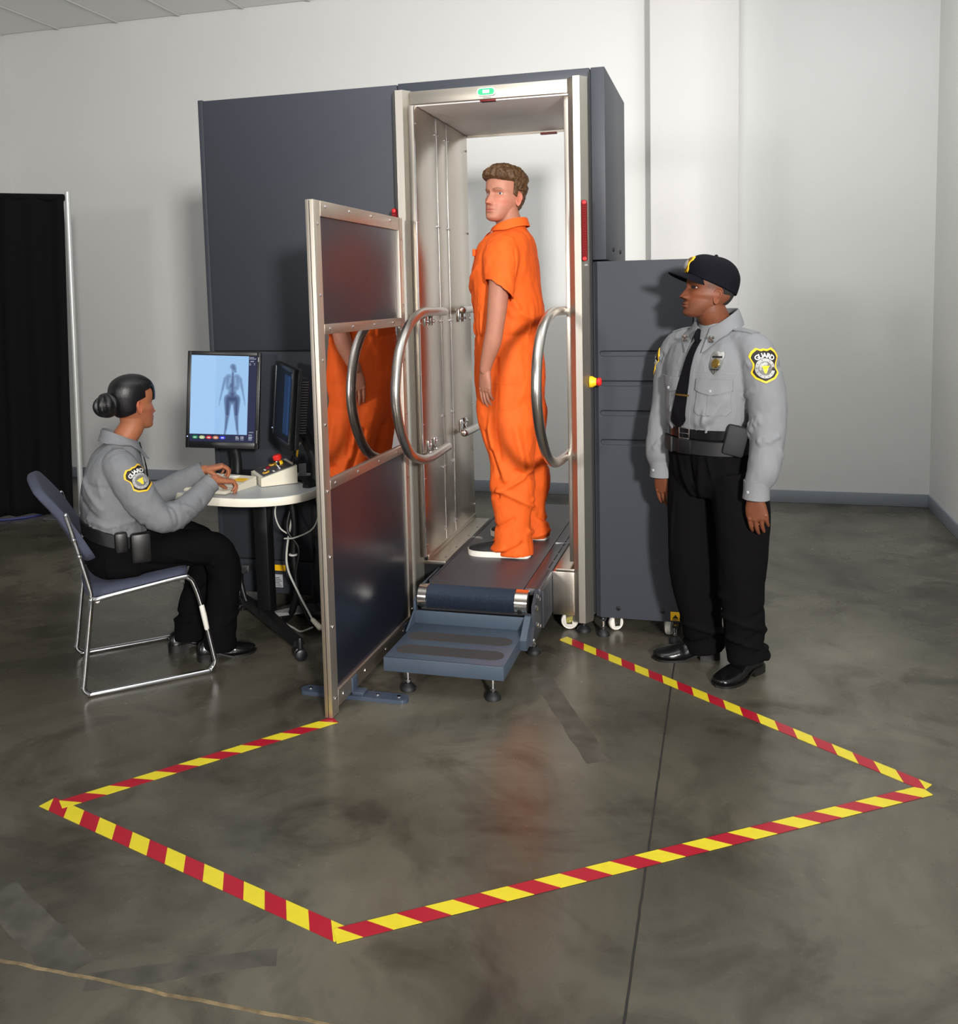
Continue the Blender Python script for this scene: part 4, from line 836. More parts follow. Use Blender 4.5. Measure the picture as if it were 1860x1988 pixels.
# ------------------------------------------------------------------ prisoner
def build_prisoner():
    per = thing('person', 'man in an orange short-sleeved jumpsuit standing on the belt in the scanner', 'person', (0.25, 0.30, 0.306))
    O = A3((0.25, 0.30, 0)); f, l, u = A3((-1,0,0)), A3((0,-1,0)), A3((0,0,1)); fr = (O, f, l, u); B = lambda x, y, z: A3((x, y, z))
    hd = Head((0.199, 0.197, 1.947), (-0.479, -0.878), 0.258, pitch=0.09, roll=-0.03, nose=0.105, jaw=1.0, brow=0.026, cheek=0.014, lip=0.9)
    skin = [hd.mesh(), tube([(0.278, 0.30, 1.86), (0.268, 0.29, 1.93), (0.255, 0.276, 1.985), (0.25, 0.27, 2.05)], [0.072, 0.063, 0.062, 0.060], 28, per=5),
            tube([(0.25, 0.30, 1.05), (0.25, 0.30, 1.3), (0.25, 0.30, 1.6), (0.26, 0.30, 1.83), (0.275, 0.30, 1.89)], [0.12, 0.11, 0.12, 0.10, 0.06], 28, per=4, round_ends=True)]
    for s, Y in ((1, 0.30), (-1, 0.30)):
        q = lambda x, dy, z: B(x, 0.30-s*dy, z)
        skin.append(arm([q(0.26, 0.13, 1.80), q(0.265, 0.205, 1.765), q(0.272, 0.255, 1.66), q(0.262, 0.268, 1.54), q(0.248, 0.272, 1.43), q(0.232, 0.268, 1.36), q(0.205, 0.255, 1.285), q(0.190, 0.245, 1.235)], [0.06, 0.056, 0.0505, 0.0475, 0.0425, 0.0425, 0.0335, 0.0275]))
        skin += hand(q(0.188, 0.243, 1.232), (-0.02, s*0.06, -1), (0.62, s*0.78, 0), (-0.8, s*0.5, 0), 0.198, curl=(0.16, 0.2, 0.24, 0.28), thumb=(0.42, 0.3, 0.35))
        skin.append(tube([q(0.25, 0.10, 1.05), q(0.285, 0.13 if s > 0 else .17, 0.70), q(0.30, 0.15 if s > 0 else .18, 0.36)], [0.08, 0.06, 0.045], 18, per=4, round_ends=True))
    m = fuse(skin, 0.0025, 2)
    sk = lin(172, 118, 97)
    tone = face_tone(hd, sk, lin(176, 96, 88), lin(104, 70, 44), warm=lin(208, 120, 100), browk=0.85)
    lids = add_eyes(hd, per, (0.90, 0.34, 0.0), (70, 92, 108), 1.0) + [hd.ear(1, sc=1.02), hd.ear(-1, sc=1.02)]
    body_part(per, m, 'skin_fair', tone, lids)
    # curly hair
    def thick(x, y, z):
        ay = np.abs(y); line = 0.745 + 0.03*np.cos(np.clip(ay/0.25, 0, 1)*PI)*0.5
        front = ss(z - line + 0.9*np.clip(0.10-x, 0, 1)*0.0, 0.0, 0.03)
        side = ss(0.115 - x, 0.0, 0.03)*ss(z - np.where(x > 0.0, 0.45+0.5*(x+0.0), np.where(x > -0.10, 0.575, 0.20)), 0, 0.03)
        reg = np.clip(np.maximum(front, side), 0, 1)
        base = 0.026 + 0.058*ss(z, 0.62, 0.98) + 0.045*ss(x, 0.05, 0.35)*ss(z, 0.70, 0.85)
        P = np.stack([x, y, z], -1).reshape(-1, 3); c = ((1-np.abs(fbm(P*11, 2, 5))).reshape(x.shape)*0.052 + (1-np.abs(fbm(P*27, 2, 8))).reshape(x.shape)*0.016 - .012)*(0.35 + 0.65*ss(z, 0.45, 0.75))
        return np.where(reg > 0.02, reg*(base + c - 0.012), 0) - 0.045*(1-reg)
    part('hair', hd.shell(thick, 190, 280, 0.2), mat('brown_curls', (84, 60, 38), 0.5, 0, 0.35, var=0.45, vscale=70, bump=0.8, bscale=420), per, angle=180)
    # jumpsuit
    tor = torso(fr, [(-.022, 0, 1.945, .066, .070), (-.022, 0, 1.905, .080, .100), (-.018, 0, 1.872, .105, .165), (-.004, 0, 1.825, .130, .220), (.004, 0, 1.74, .152, .228), (.0, 0, 1.62, .166, .228), (-.006, 0, 1.50, .172, .220), (.004, 0, 1.388, .156, .210), (.0, 0, 1.30, .164, .222), (-.004, 0, 1.155, .166, .226), (-.004, 0, 1.02, .150, .218), (-.01, 0, 0.93, .115, .18)])
    slv = [sleeve((0.258, 0.30-s*0.15, 1.835), (0.273, 0.30-s*0.272, 1.605), [0.075, 0.088, 0.080, 0.072], 0.006, (0.55, 0, 0), ell=(1.0, 0.92)) for s in (1, -1)] + [ball((0.262, 0.30-s*0.195, 1.785), 0.074, 20, 14) for s in (1, -1)]
    def leg(pts): return torso((A3((0,0,0)), A3((1,0,0)), A3((0,1,0)), u), pts, 40)
    near = leg([(.245, .21, 1.13, .13, .10), (.255, .195, 1.0, .148, .118), (.272, .178, .886, .127, .112), (.287, .168, .76, .106, .102), (.291, .165, .655, .111, .100), (.290, .158, .56, .097, .094), (.289, .152, .48, .086, .088), (.291, .150, .40, .091, .088), (.292, .150, .345, .095, .088), (.298, .150, .325, .090, .086), (.304, .150, .311, .086, .082)])
    far = leg([(.25, .39, 1.13, .13, .10), (.262, .41, 1.0, .145, .115), (.275, .43, .85, .125, .11), (.295, .46, .70, .115, .10), (.300, .475, .60, .112, .10), (.285, .485, .48, .100, .09), (.292, .495, .40, .108, .09), (.300, .495, .35, .105, .088), (.303, .495, .311, .100, .084)])
    js = fuse([tor, near, far] + slv, 0.0058, 16)
    fl = []
    rs = np.random.default_rng(11)
    for (cx, cy, r0) in ((.291, .15, .09), (.297, .492, .10)):      # cloth bunching over the shoes and behind the knees
        for k, (z0, am, tl) in enumerate(((.335, .012, .03), (.375, -.010, .05), (.405, .013, .06), (.445, -.009, -.05), (.475, .010, -.06), (.53, -.008, .07), (.60, .010, -.05), (.665, -.014, .05), (.70, .012, .06), (.735, -.009, -.04), (.64, .008, -.06))):
            a0 = rs.uniform(0, 2*PI); span = rs.uniform(1.6, 3.6)
            fl.append(([(cx + r0*1.05*math.cos(a), cy + r0*math.sin(a), z0 + tl*math.cos(a-0.6)) for a in np.linspace(a0, a0+span, 9)], 0.013, am))
    Yn = 0.075
    fl += [([(.34, .08, 1.80), (.345, .06, 1.70), (.33, .06, 1.60)], .008, -.007), ([(.32, .09, 1.57), (.36, .10, 1.50), (.40, .2, 1.46)], .016, .008), ([(.25, .07, 1.56), (.30, .075, 1.48), (.37, .1, 1.42)], .016, -.007),
           ([(.13, .11, 1.72), (.10, .2, 1.64), (.085, .3, 1.55)], .014, .008), ([(.10, .14, 1.74), (.12, .10, 1.62), (.13, .08, 1.50)], .014, -.010), ([(.14, .09, 1.62), (.14, .085, 1.45)], .014, .009),
           ([(.24, .075, 1.28), (.235, .075, 1.12), (.225, .07, 0.95), (.25, .07, 0.80)], .014, -.011), ([(.215, .07, 1.2), (.20, .075, 1.02), (.22, .08, .86)], .016, .010), ([(.30, .075, 1.31), (.31, .07, 1.15)], .010, -.005), ([(.34, .08, 1.33), (.35, .08, 1.20)], .010, -.005),
           ([(.17, .09, .92), (.20, .075, .80), (.24, .07, .72)], .014, -.010), ([(.20, .07, .95), (.24, .065, .80), (.28, .068, .70)], .016, .010), ([(.33, .07, .95), (.35, .08, .83), (.36, .09, .74)], .018, .009)]
    for k in range(15):     # elastic waist gathers
        a = rs.uniform(0, 2*PI); r = .19; fl.append(([(0.25+.165*math.cos(a), .30+.215*math.sin(a), 1.40), (0.25+.17*math.cos(a+rs.uniform(-.1, .1)), .30+.225*math.sin(a), 1.40+rs.choice([-1, 1])*rs.uniform(.05, .12))], .009, rs.uniform(.003, .007)))
    fl.append(([(0.25+.165*math.cos(a), .30+.215*math.sin(a), 1.392) for a in np.linspace(0, 2*PI, 25)], .014, -.004))
    js = folds(js, fl, [(.0045, (9, 9, 5), 2), (.0022, (22, 22, 14), 4)])
    OR = mat('orange_cotton', (228, 96, 30), 0.75, 0, 0.25, var=0.04, vscale=25, bump=0.25, bscale=900, sheen=0.0)
    jo = part('jumpsuit', js, OR, per, angle=180)
    tree = bvh(js)
    part('collar', lay_on(collar((0.268, 0.292, 0), f, l, (.073, .078), 1.962, .045, .045, (.042, .075), 152, .006, flare=.016, point=.03), tree), OR, jo, angle=60)
    ST = mat('orange_stitch', (214, 82, 14), 0.8)
    # chest pocket flap seen in profile, and the side pocket seam
    part('pocket_flap', box((0.116, 0.185, 1.793), (0.016, 0.09, 0.035), 0.006, R=_rz(0.15)), OR, jo)
    part('pocket_seam', strip([(-.06, -.001), (0, -.003), (.07, .001)], [(-.06, -.004), (0, -.006), (.07, -.002)], (.26, 0.0, 1.165), (1,0,0), (0,0,1), tree, .0012, .001, 2), ST, jo)
    # slip-on shoes
    for hl, to, nm in (((0.372, 0.141), (0.062, 0.152), 0), ((0.395, 0.480), (0.082, 0.525), 1)):
        up_, so_ = shoe(hl, to, 0.306, None, 0.108, 'slip')
        o = part('shoe', up_, mat('black_canvas', (24, 24, 28), 0.7, bump=0.3, bscale=900), per, label='black canvas slip-on shoe with white rubber sole', angle=60)
        part('sole', so_, mat('white_rubber', (236, 232, 222), 0.5), o, angle=50)
build_prisoner()

# ------------------------------------------------------------------ guards' shared cloth
SHIRT = mat('grey_uniform_cotton', (120, 122, 125), 0.78, 0, 0.25, var=0.02, vscale=20, bump=0.18, bscale=1000)
TROU = mat('black_twill', (14, 13, 15), 0.9, 0, 0.06, bump=0.2, bscale=900)
LEATHER = mat('black_leather', (14, 14, 15), 0.22, 0, 0.5, bump=0.12, bscale=140)
WEB = mat('black_webbing', (15, 15, 17), 0.6, bump=0.25, bscale=700)
TIE = mat('black_tie', (12, 11, 16), 0.8, 0, 0.1, bump=0.15, bscale=800)
BRASS = mat('brass', (196, 160, 84), 0.25, 1.0); SILVER = mat('silver_badge', (222, 220, 214), 0.2, 1.0)
BTN = mat('grey_button', (176, 180, 184), 0.35)

def build_guard():
    per = thing('person', 'guard in grey shirt, black tie and black cap standing beside the low cabinet', 'person', (1.25, -0.30, 0))
    f, l, u = unit((-.64, -.77, 0)), unit((.77, -.64, 0)), A3((0,0,1)); O = A3((1.25, -0.295, 0)); fr = (O, f, l, u)
    T = lambda a, b, z: O + f*a + l*b + u*z
    hd = Head((1.147, -0.330, 1.484), (-0.95, -0.31), 0.238, pitch=0.15, nose=0.118, nw=1.5, jaw=1.08, brow=0.02, cheek=0.018, lip=1.45, w=1.0, depth=1.04)
    wl = A3((1.410, -0.535, 0.800)); wr_ = A3((1.036, -0.215, 0.825))
    skin = [hd.mesh(), tube([T(-.03, 0, 1.38), T(-.02, 0, 1.45), (1.238, -.300, 1.51), (1.226, -.300, 1.56)], [.066, .060, .061, .060], 28, per=5),
            tube([T(0, 0, .95), T(0, 0, 1.15), T(-.01, 0, 1.33), T(-.02, 0, 1.42)], [.10, .11, .09, .05], 24, per=4, round_ends=True)]
    skin.append(arm([T(-.01, .12, 1.36), T(-.01, .20, 1.33), T(-.005, .235, 1.20), A3((1.450, -.470, 1.05)), A3((1.440, -.510, .93)), wl + A3((.012, .0, .06)), wl], [.05, .048, .043, .039, .036, .031, .027]))
    skin.append(arm([T(-.01, -.12, 1.36), T(-.01, -.20, 1.33), T(-.0, -.225, 1.20), A3((1.058, -.18, 1.06)), A3((1.036, -.19, .95)), wr_ + A3((0, .0, .06)), wr_], [.05, .048, .043, .039, .036, .031, .027]))
    skin += hand(wl, (.13, .03, -1), (.15, .98, 0.0), (-1, .1, 0), 0.190, curl=(.42, .40, .38, .40), thumb=(.30, .2, .5))
    skin += hand(wr_, (.10, .05, -1), (.42, .90, 0), (-.9, .3, 0), 0.186, curl=(.30, .32, .36, .42), thumb=(.34, .2, .45))
    skin += [tube([T(0, -.09, .95), (1.165, -.235, .5), (1.225, -.185, .10)], [.07, .055, .04], 16, per=4, round_ends=True), tube([T(0, .09, .95), (1.37, -.37, .5), (1.39, -.34, .10)], [.07, .055, .04], 16, per=4, round_ends=True)]
    m = fuse(skin, 0.0025, 2)
    sk = lin(108, 62, 41)
    stub = lambda x, y, z: 0.6*ss(z, .44, .56)*ss(.20-x, 0, .10)*ss(x, -.2, .0)*(.75+.25*np.sin(x*400)*np.sin(z*380))
    tone = face_tone(hd, sk, lin(110, 58, 46), lin(40, 26, 20), shade=[(lin(30, 22, 20), stub), (lin(84, 50, 36), lambda x, y, z: 0.35*np.exp(-((z-.12)/.10)**2)*(x > .1))], warm=lin(128, 66, 40), browk=0.6)
    def tone2(V, N):
        c = tone(V, N); tip = np.zeros(len(V))
        return c
    tone2.plain = tone.plain
    lids = add_eyes(hd, per, (0.97, 0.20, 0.0), (50, 32, 22), 0.85) + [hd.ear(1, z=.40, sc=1.12, flare=.36), hd.ear(-1, z=.40, sc=1.12, flare=.36)]
    body_part(per, m, 'skin_dark', tone2, lids)
    part('hair', hd.shell(lambda x, y, z: -.03 + .040*ss(-.075-x, 0, .05)*ss(z - np.where(np.abs(y) > .22, .30 + .5*np.clip(x+.36, 0, 1), .24), 0, .05), 120, 160, .15), mat('black_stubble', (26, 22, 21), 0.85, bump=0.8, bscale=900), per, angle=180)
    # shirt
    tor = torso(fr, [(-.025, 0, 1.462, .062, .066), (-.028, 0, 1.435, .078, .095), (-.022, 0, 1.405, .092, .150), (-.012, 0, 1.365, .112, .202), (.0, 0, 1.29, .130, .218), (.006, 0, 1.20, .142, .208), (.014, 0, 1.10, .150, .190), (.016, 0, 1.03, .142, .176), (.01, 0, .985, .125, .165)], n=64)
    sl = tube([T(-.012, .13, 1.365), T(-.010, .195, 1.335), T(-.004, .240, 1.24), A3((1.457, -.465, 1.11)), A3((1.456, -.490, .99)), A3((1.440, -.522, .90)), A3((1.416, -.533, .845))], [.070, .078, .078, .073, .067, .062, .050], 32, per=5, round_ends=True)
    sr = tube([T(-.012, -.13, 1.365), T(-.010, -.195, 1.335), T(0, -.232, 1.24), A3((1.055, -.175, 1.10)), A3((1.036, -.19, 1.00)), A3((1.032, -.205, .90)), A3((1.034, -.212, .855))], [.070, .076, .074, .066, .060, .062, .048], 32, per=5, round_ends=True)
    sh = fuse([tor, sl, sr], 0.0055, 5)
    q = lambda a, b, z: T(a, b, z)
    fl = []
    for k, (b0, z0, b1, z1) in enumerate(((.10, 1.39, .13, 1.28), (.13, 1.385, .165, 1.27), (.155, 1.37, .19, 1.25), (-.10, 1.385, -.12, 1.29), (-.13, 1.38, -.15, 1.28))): fl.append(([q(.10, b0, z0), q(.13, (b0+b1)/2, (z0+z1)/2), q(.13, b1, z1)], .009, .006 if k % 2 else -.007))
    for a0, r in ((0.2, .008), (.9, -.008), (1.7, .008), (2.6, -.007)): pass
    rs = np.random.default_rng(5)
    for k in range(26):
        sd = 1 if k % 2 else -1; base = [A3((1.455, -.480, 0)), A3((1.036, -.195, 0))][0 if sd > 0 else 1]; z0 = rs.choice([rs.uniform(.86, 1.0), rs.uniform(1.0, 1.14), rs.uniform(1.14, 1.32)]); a = rs.uniform(0, 2*PI); sp_ = rs.uniform(.8, 1.9); r = .068
        if z0 > 1.12: base = T(-.004, sd*.235, 0)
        fl.append(([base + A3((r*math.cos(t), r*math.sin(t), z0 + .045*math.sin((t-a)*1.1) + rs.uniform(-.02, .02))) for t in np.linspace(a, a+sp_, 7)], .010, rs.choice([-1, 1])*rs.uniform(.004, .009)))
    for k in range(16):
        b0 = rs.uniform(-.16, .16); fl.append(([q(.15, b0, 1.03), q(.155, b0+rs.uniform(-.03, .03), 1.03+rs.uniform(.03, .09))], .009, rs.uniform(.003, .006)))
    fl += [([q(.12, .165, 1.16), q(.145, .12, 1.10), q(.15, .06, 1.06)], .014, .009), ([q(.12, .17, 1.13), q(.145, .13, 1.07), q(.15, .08, 1.04)], .010, -.008), ([q(.12, .16, 1.20), q(.14, .12, 1.16)], .012, .006)]
    sh = folds(sh, fl, [(.0035, (10, 10, 5), 21), (.0018, (28, 28, 14), 23)], 1.2)
    so = part('shirt', sh, SHIRT, per, angle=180); tree = bvh(sh)
    part('collar', lay_on(collar(T(-.022, 0, 0), f, l, (.070, .076), 1.512, .078, .06, (.062, .100), 158, .006, flare=.024, point=.045, pw=2.2), tree), SHIRT, so, angle=60)
    for (p, d, rr) in ((A3((1.416, -.533, .838)), A3((-.04, .0, -1)), .047), (A3((1.034, -.213, .85)), A3((0, .0, -1)), .046)):
        d = unit(d); cu = part('cuff', sleeve(p - d*.018, p + d*.052, [rr+.003, rr+.002, rr+.004], .007, inner=.045), SHIRT, so, angle=50)
        part('button', lathe([(.006, 0), (.006, .0025), (.003, .0035)], p + d*.02 + f*(rr+.003), f, 12), BTN, cu)
    fo = O + f*.15
    # placket, yoke seam, pockets, buttons
    part('placket', strip([(-.012, 1.40), (-.012, 1.2), (-.012, 1.03)], [(.020, 1.40), (.020, 1.2), (.020, 1.03)], fo, l, u, tree, .0035, .003, 3), SHIRT, so)
    SEAM = mat('grey_stitch', (120, 124, 128), 0.8)
    part('yoke_seam', strip([(.03, 1.268), (.11, 1.268), (.195, 1.262)], [(.03, 1.2655), (.11, 1.2655), (.195, 1.2595)], fo, l, u, tree, .0012, .001, 2), SEAM, so)
    part('yoke_seam', strip([(-.03, 1.268), (-.11, 1.268), (-.195, 1.262)], [(-.03, 1.2655), (-.11, 1.2655), (-.195, 1.2595)], fo, l, u, tree, .0012, .001, 2), SEAM, so)
    for sd in (1, -1):
        pk = part('pocket', patch([(sd*.045, 1.222), (sd*.172, 1.222), (sd*.172, 1.115), (sd*.158, 1.098), (sd*.06, 1.098), (sd*.045, 1.115)], fo, l, u, tree, .0035, .0035), SHIRT, so, angle=30)
        fp = part('pocket_flap', patch([(sd*.040, 1.240), (sd*.178, 1.240), (sd*.178, 1.196), (sd*.150, 1.186), (sd*.108, 1.178), (sd*.066, 1.186), (sd*.040, 1.196)], fo, l, u, tree, .0085, .006), SHIRT, pk, angle=30)
        part('pocket_pleat', strip([(sd*.098, 1.178), (sd*.098, 1.10)], [(sd*.120, 1.178), (sd*.120, 1.10)], fo, l, u, tree, .0055, .003, 3), SHIRT, pk)
        bc = conform([(sd*.108, 1.194)], fo, l, u, tree, .0085)[0]; part('button', lathe([(.006, 0), (.006, .0025), (.003, .003)], bc, f, 12), BTN, pk)
        part('epaulette', xf(patch([(-.026, -.06), (.026, -.06), (.026, .035), (.0, .052), (-.026, .035)], (0,0,0), (1,0,0), (0,1,0), bvh((np.array([[-1,-1,0],[1,-1,0],[1,1,0],[-1,1,0]], float), [(0,1,2,3)])), 0, .004), None) if False else grid_sheet(np.array([[A3(tree.ray_cast(Vector(T(-.012+a, sd*b, 1.6)), Vector((0,0,-1)))[0] or T(-.012+a, sd*b, 1.39)) + u*.005 for a in np.linspace(-w_, w_, 5)] for b, w_ in ((.085, .006), (.095, .022), (.13, .026), (.165, .027), (.19, .028), (.205, .028))]), .004, (0,0,-1)), SHIRT, so, angle=50)
        part('epaulette_button', lathe([(.006, 0), (.006, .004), (.003, .005)], A3(tree.ray_cast(Vector(T(-.012, sd*.108, 1.6)), Vector((0,0,-1)))[0]) + u*.004, (0,0,1), 12), BTN, so)
    # shield badge on the breast, collar brass
    bd = [(a*.062, b*.088) for a, b in [(0, .5), (.18, .44), (.34, .46), (.44, .30), (.40, .12), (.44, -.08), (.36, -.28), (.14, -.44), (0, -.52), (-.14, -.44), (-.36, -.28), (-.44, -.08), (-.40, .12), (-.44, .30), (-.34, .46), (-.18, .44)]]
    g = part('badge', patch(bd, fo + l*.112 + u*1.306, l, u, tree, .006, .006), SILVER, so, label='silver shield badge')
    part('badge_boss', patch([(.016*math.cos(t), .018*math.sin(t)-.004) for t in np.linspace(0, 2*PI, 24, endpoint=False)], fo + l*.112 + u*1.306, l, u, tree, .009, .003), BRASS, g)
    part('badge_band', J(patch([(-.022, .018), (.022, .018), (.020, .025), (-.020, .025)], fo + l*.112 + u*1.306, l, u, tree, .0078, .002)), DARKSEAM, g)
    part('badge_band', J(patch([(-.016, -.03), (.016, -.03), (.018, -.025), (-.018, -.025)], fo + l*.112 + u*1.306, l, u, tree, .0078, .002)), DARKSEAM, g)
    # tie, tie bar
    kn = T(.088, 0, 1.402)
    tL = [(-.012, 1.392), (-.018, 1.36), (-.024, 1.30), (-.034, 1.18), (-.040, 1.10), (-.042, 1.062), (-.004, 1.030)]; tR = [(.014, 1.392), (.014, 1.36), (.016, 1.30), (.024, 1.18), (.030, 1.10), (.034, 1.068), (.000, 1.030)]
    sh_ = lambda P: [(a + (1.40-z)*(-.10), z) for a, z in P]
    ti = part('tie', strip(sh_(tL), sh_(tR), fo, l, u, tree, .010, .004, 7), TIE, per, angle=50)
    kz = conform([(0, 1.39)], fo, l, u, tree, .008)[0]
    part('tie_knot', tube([kz + u*.036 - f*.004, kz + u*.022 + f*.006, kz + f*.008, kz - u*.008 + f*.004], [.009, .015, .013, .010], 14, per=4, round_ends=True, flat=(1, .6)), TIE, ti, angle=180)
    tb = conform([(-.052, 1.175), (.018, 1.175), (.018, 1.168), (-.052, 1.168)], fo, l, u, tree, .0155)
    part('tie_bar', prism(tb, f*.002), BRASS, ti, smooth=False)
    for sd in (.075, -.06):
        cc = T(.085, sd, 1.396) if sd > 0 else T(.088, sd, 1.398); part('collar_pin', J(*[lathe([(.007, 0), (.0065, .002), (.003, .0035)], cc + l*a + u*b + f*.012, f, 8) for a, b in ((0, 0), (.009, .006), (-.009, .006), (.006, -.008), (-.006, -.008))]), SILVER, so)
    # sleeve patches
    pc = T(-.004, .235, 0) + u*1.300; ld = unit(l*0.76 + f*0.65)
    uu = unit(np.cross(A3((0,0,1)), ld)); shoulder_patch(so, pc + ld*.075, uu, unit(np.cross(ld, uu)), tree, .124)
    ld2 = unit(-l*0.95 + f*0.30); uu2 = unit(np.cross(A3((0,0,1)), ld2)); shoulder_patch(so, T(0, -.225, 1.285) + ld2*.075, uu2, unit(np.cross(ld2, uu2)), tree, .118)
    # trousers
    tr = torso(fr, [(.014, 0, 1.035, .135, .172), (.012, 0, .99, .140, .178), (.008, 0, .93, .142, .186), (.0, 0, .86, .138, .192), (-.004, 0, .80, .128, .190), (-.004, 0, .75, .10, .16)], n=56)
    lr = tube([(1.176, -.225, .86), (1.168, -.235, .70), (1.168, -.238, .55), (1.174, -.233, .42), (1.188, -.215, .28), (1.198, -.205, .18), (1.206, -.195, .10), (1.216, -.190, .045)], [.112, .108, .105, .107, .101, .091, .085, .086], 36, per=5)
    ll = tube([(1.340, -.375, .86), (1.365, -.385, .70), (1.368, -.385, .55), (1.362, -.375, .42), (1.370, -.365, .30), (1.376, -.355, .19), (1.378, -.350, .13), (1.385, -.350, .07)], [.118, .113, .103, .095, .086, .081, .079, .082], 36, per=5)
    pm = fuse([tr, lr, ll], 0.0060, 5); fl = []
    for cx, cy, dx in ((1.203, -.20, .11), (1.378, -.355, .11)):
        for z0, am, tl in ((.075, .010, .02), (.115, -.010, .035), (.15, .011, -.03), (.19, -.008, .04), (.235, .009, -.035), (.28, -.006, .03), (.40, .006, .05), (.45, -.007, -.05), (.50, .006, .05)):
            a0 = rs.uniform(0, 2*PI); fl.append(([(cx + .088*math.cos(a) - (z0 > .35)*.02, cy + .086*math.sin(a), z0 + tl*math.cos(a-.5)) for a in np.linspace(a0, a0+rs.uniform(2, 3.8), 9)], .013, am))
    fl += [([T(.13, -.06, .96), T(.13, -.045, .85), T(.10, -.02, .74)], .013, .008), ([T(.13, .06, .96), T(.135, .045, .84), T(.10, .02, .72)], .013, .008), ([T(.14, .0, .95), T(.13, .0, .82)], .012, -.010), ([T(.13, .09, .93), T(.13, .11, .75), T(.11, .12, .5)], .010, .006), ([T(.13, -.09, .93), T(.125, -.12, .75), T(.10, -.13, .5)], .010, .006)]
    pm = folds(pm, fl, [(.004, (9, 9, 5), 31)])
    po = part('trousers', pm, TROU, per, angle=180); ptree = bvh(pm)
    # belts
    def belt(z0, z1, r, nm, mt, tilt=0.0):
        zz = np.linspace(z0, z1, 4); rings = []
        t = np.linspace(0, 2*PI, 72, endpoint=False)
        for z, e in ((z0, -.012), (z0, 0), (z1, 0), (z1, -.012)):
            c, s = np.cos(t), np.sin(t); rings.append(O + f*.012 + (np.sign(c)*np.abs(c)**.87*(r[0]+e))[:, None]*f + (np.sign(s)*np.abs(s)**.87*(r[1]+e))[:, None]*l + (z + tilt*np.sin(t))[:, None]*u)
        return part(nm, ringloft(rings), mt, per, angle=50)
    b1 = belt(1.000, 1.037, (.150, .186), 'belt', LEATHER); 
    part('buckle', xf(J(box((.004, 0, .021), (.006, .056, .006), .002), box((.004, 0, -.021), (.006, .056, .006), .002), box((.004, .026, 0), (.006, .006, .046), .002), box((.004, -.026, 0), (.006, .006, .046), .002), box((.006, 0, 0), (.003, .05, .004), .001)), np.column_stack([f, l, u]), T(.163, -.005, 1.018)), CHROME, b1, label='silver belt buckle')
    b2 = belt(.938, .992, (.158, .198), 'duty_belt', WEB)
    part('duty_buckle', box(T(.172, .0, .965), (.014, .07, .058), .005, R=np.column_stack([f, l, u])), BLACKP, b2)
    part('pouch', xf(J(box((0, 0, 0), (.05, .085, .12), .012)), np.column_stack([l*.75+f*.66, f*-.75+l*.66, u]) @ _rx(-.25), T(.08, .178, 1.0)), mat('ballistic_nylon', (24, 24, 27), 0.7, bump=0.3, bscale=700), b2, label='black nylon belt pouch')
    part('belt_keeper', box(T(.160, -.085, .965), (.012, .026, .064), .004, R=np.column_stack([unit(f*.92-l*.38), unit(l*.92+f*.38), u])), WEB, b2)
    # cap
    def capt(x, y, z):
        edge = 0.635 + np.where(x < 0.22, -(0.22-x)*0.30, (x-.22)*.4); k = ss(z-edge, -.004, .012)
        return k*(.045 + .075*ss(x, -.05, .32)*ss(z, .66, .86) + .030*ss(z, .8, 1.0)) - .05*(1-k)
    NAVY = mat('cap_twill', (15, 15, 22), 0.85, 0, 0.1, bump=0.2, bscale=900)
    cp = part('cap', hd.shell(capt, 180, 160, .30), NAVY, per, label='black baseball cap with gold crest on the front', angle=180)
    br = []
    for a in np.linspace(-1, 1, 25):
        t = a*1.16; row = []
        for r in np.linspace(0, 1, 9):
            ext = .34*max(0.0, math.cos(a*PI/2))**.62
            row.append(hd.W(((.385*math.cos(t)**.9 + .035)*(1-.16*abs(a)**7) + ext*r - .01*(1-r), .335*math.sin(t)*(1+.06*r)*(1-.16*abs(a)**7), .735 - .14*a*a*(0.6+.4*r) - .03*r*r)))
        br.append(row)
    P = np.array(br); part('brim', grid_sheet(P, .004, A3((0,0,-1))), NAVY, cp, angle=60)
    part('cap_button', ball(hd.W((-.02, 0, 1.072)), .008, 12, 8), NAVY, cp)
    ct = bvh((lambda q_: q_)(hd.shell(capt, 180, 160, .30))); cf = unit(hd.R @ unit((1, 0, .55))); cl_ = hd.R[:, 1]; cu_ = np.cross(cf, cl_)
    co = hd.W((.40, 0, .86)); S = [(a*.074, b*.074) for a, b in SHIELD]
    cg = part('cap_crest', patch(S, co, cl_, cu_, ct, .003, .003), GOLD, cp, label='gold shield crest'); part('crest_field', patch([(a*.8, b*.8) for a, b in S], co, cl_, cu_, ct, .0045, .001), mat('crest_bronze', (110, 78, 20), 0.6), cg)
    part('crest_disc', patch([(.019*math.cos(t), .019*math.sin(t)-.006) for t in np.linspace(0, 2*PI, 24, endpoint=False)], co, cl_, cu_, ct, .0055, .001), PGRY, cg)
    # boots
    for hl, to in (((1.272, -.172), (.998, -.245)), ((1.438, -.262), (1.268, -.486))):
        up_, so_ = shoe(hl, to, 0.0, None, .104, 'dress'); o = part('shoe', up_, LEATHER, per, label='polished black dress shoe', angle=60); part('sole', so_, mat('sole_black', (20, 18, 17), 0.5), o, angle=40)
build_guard()

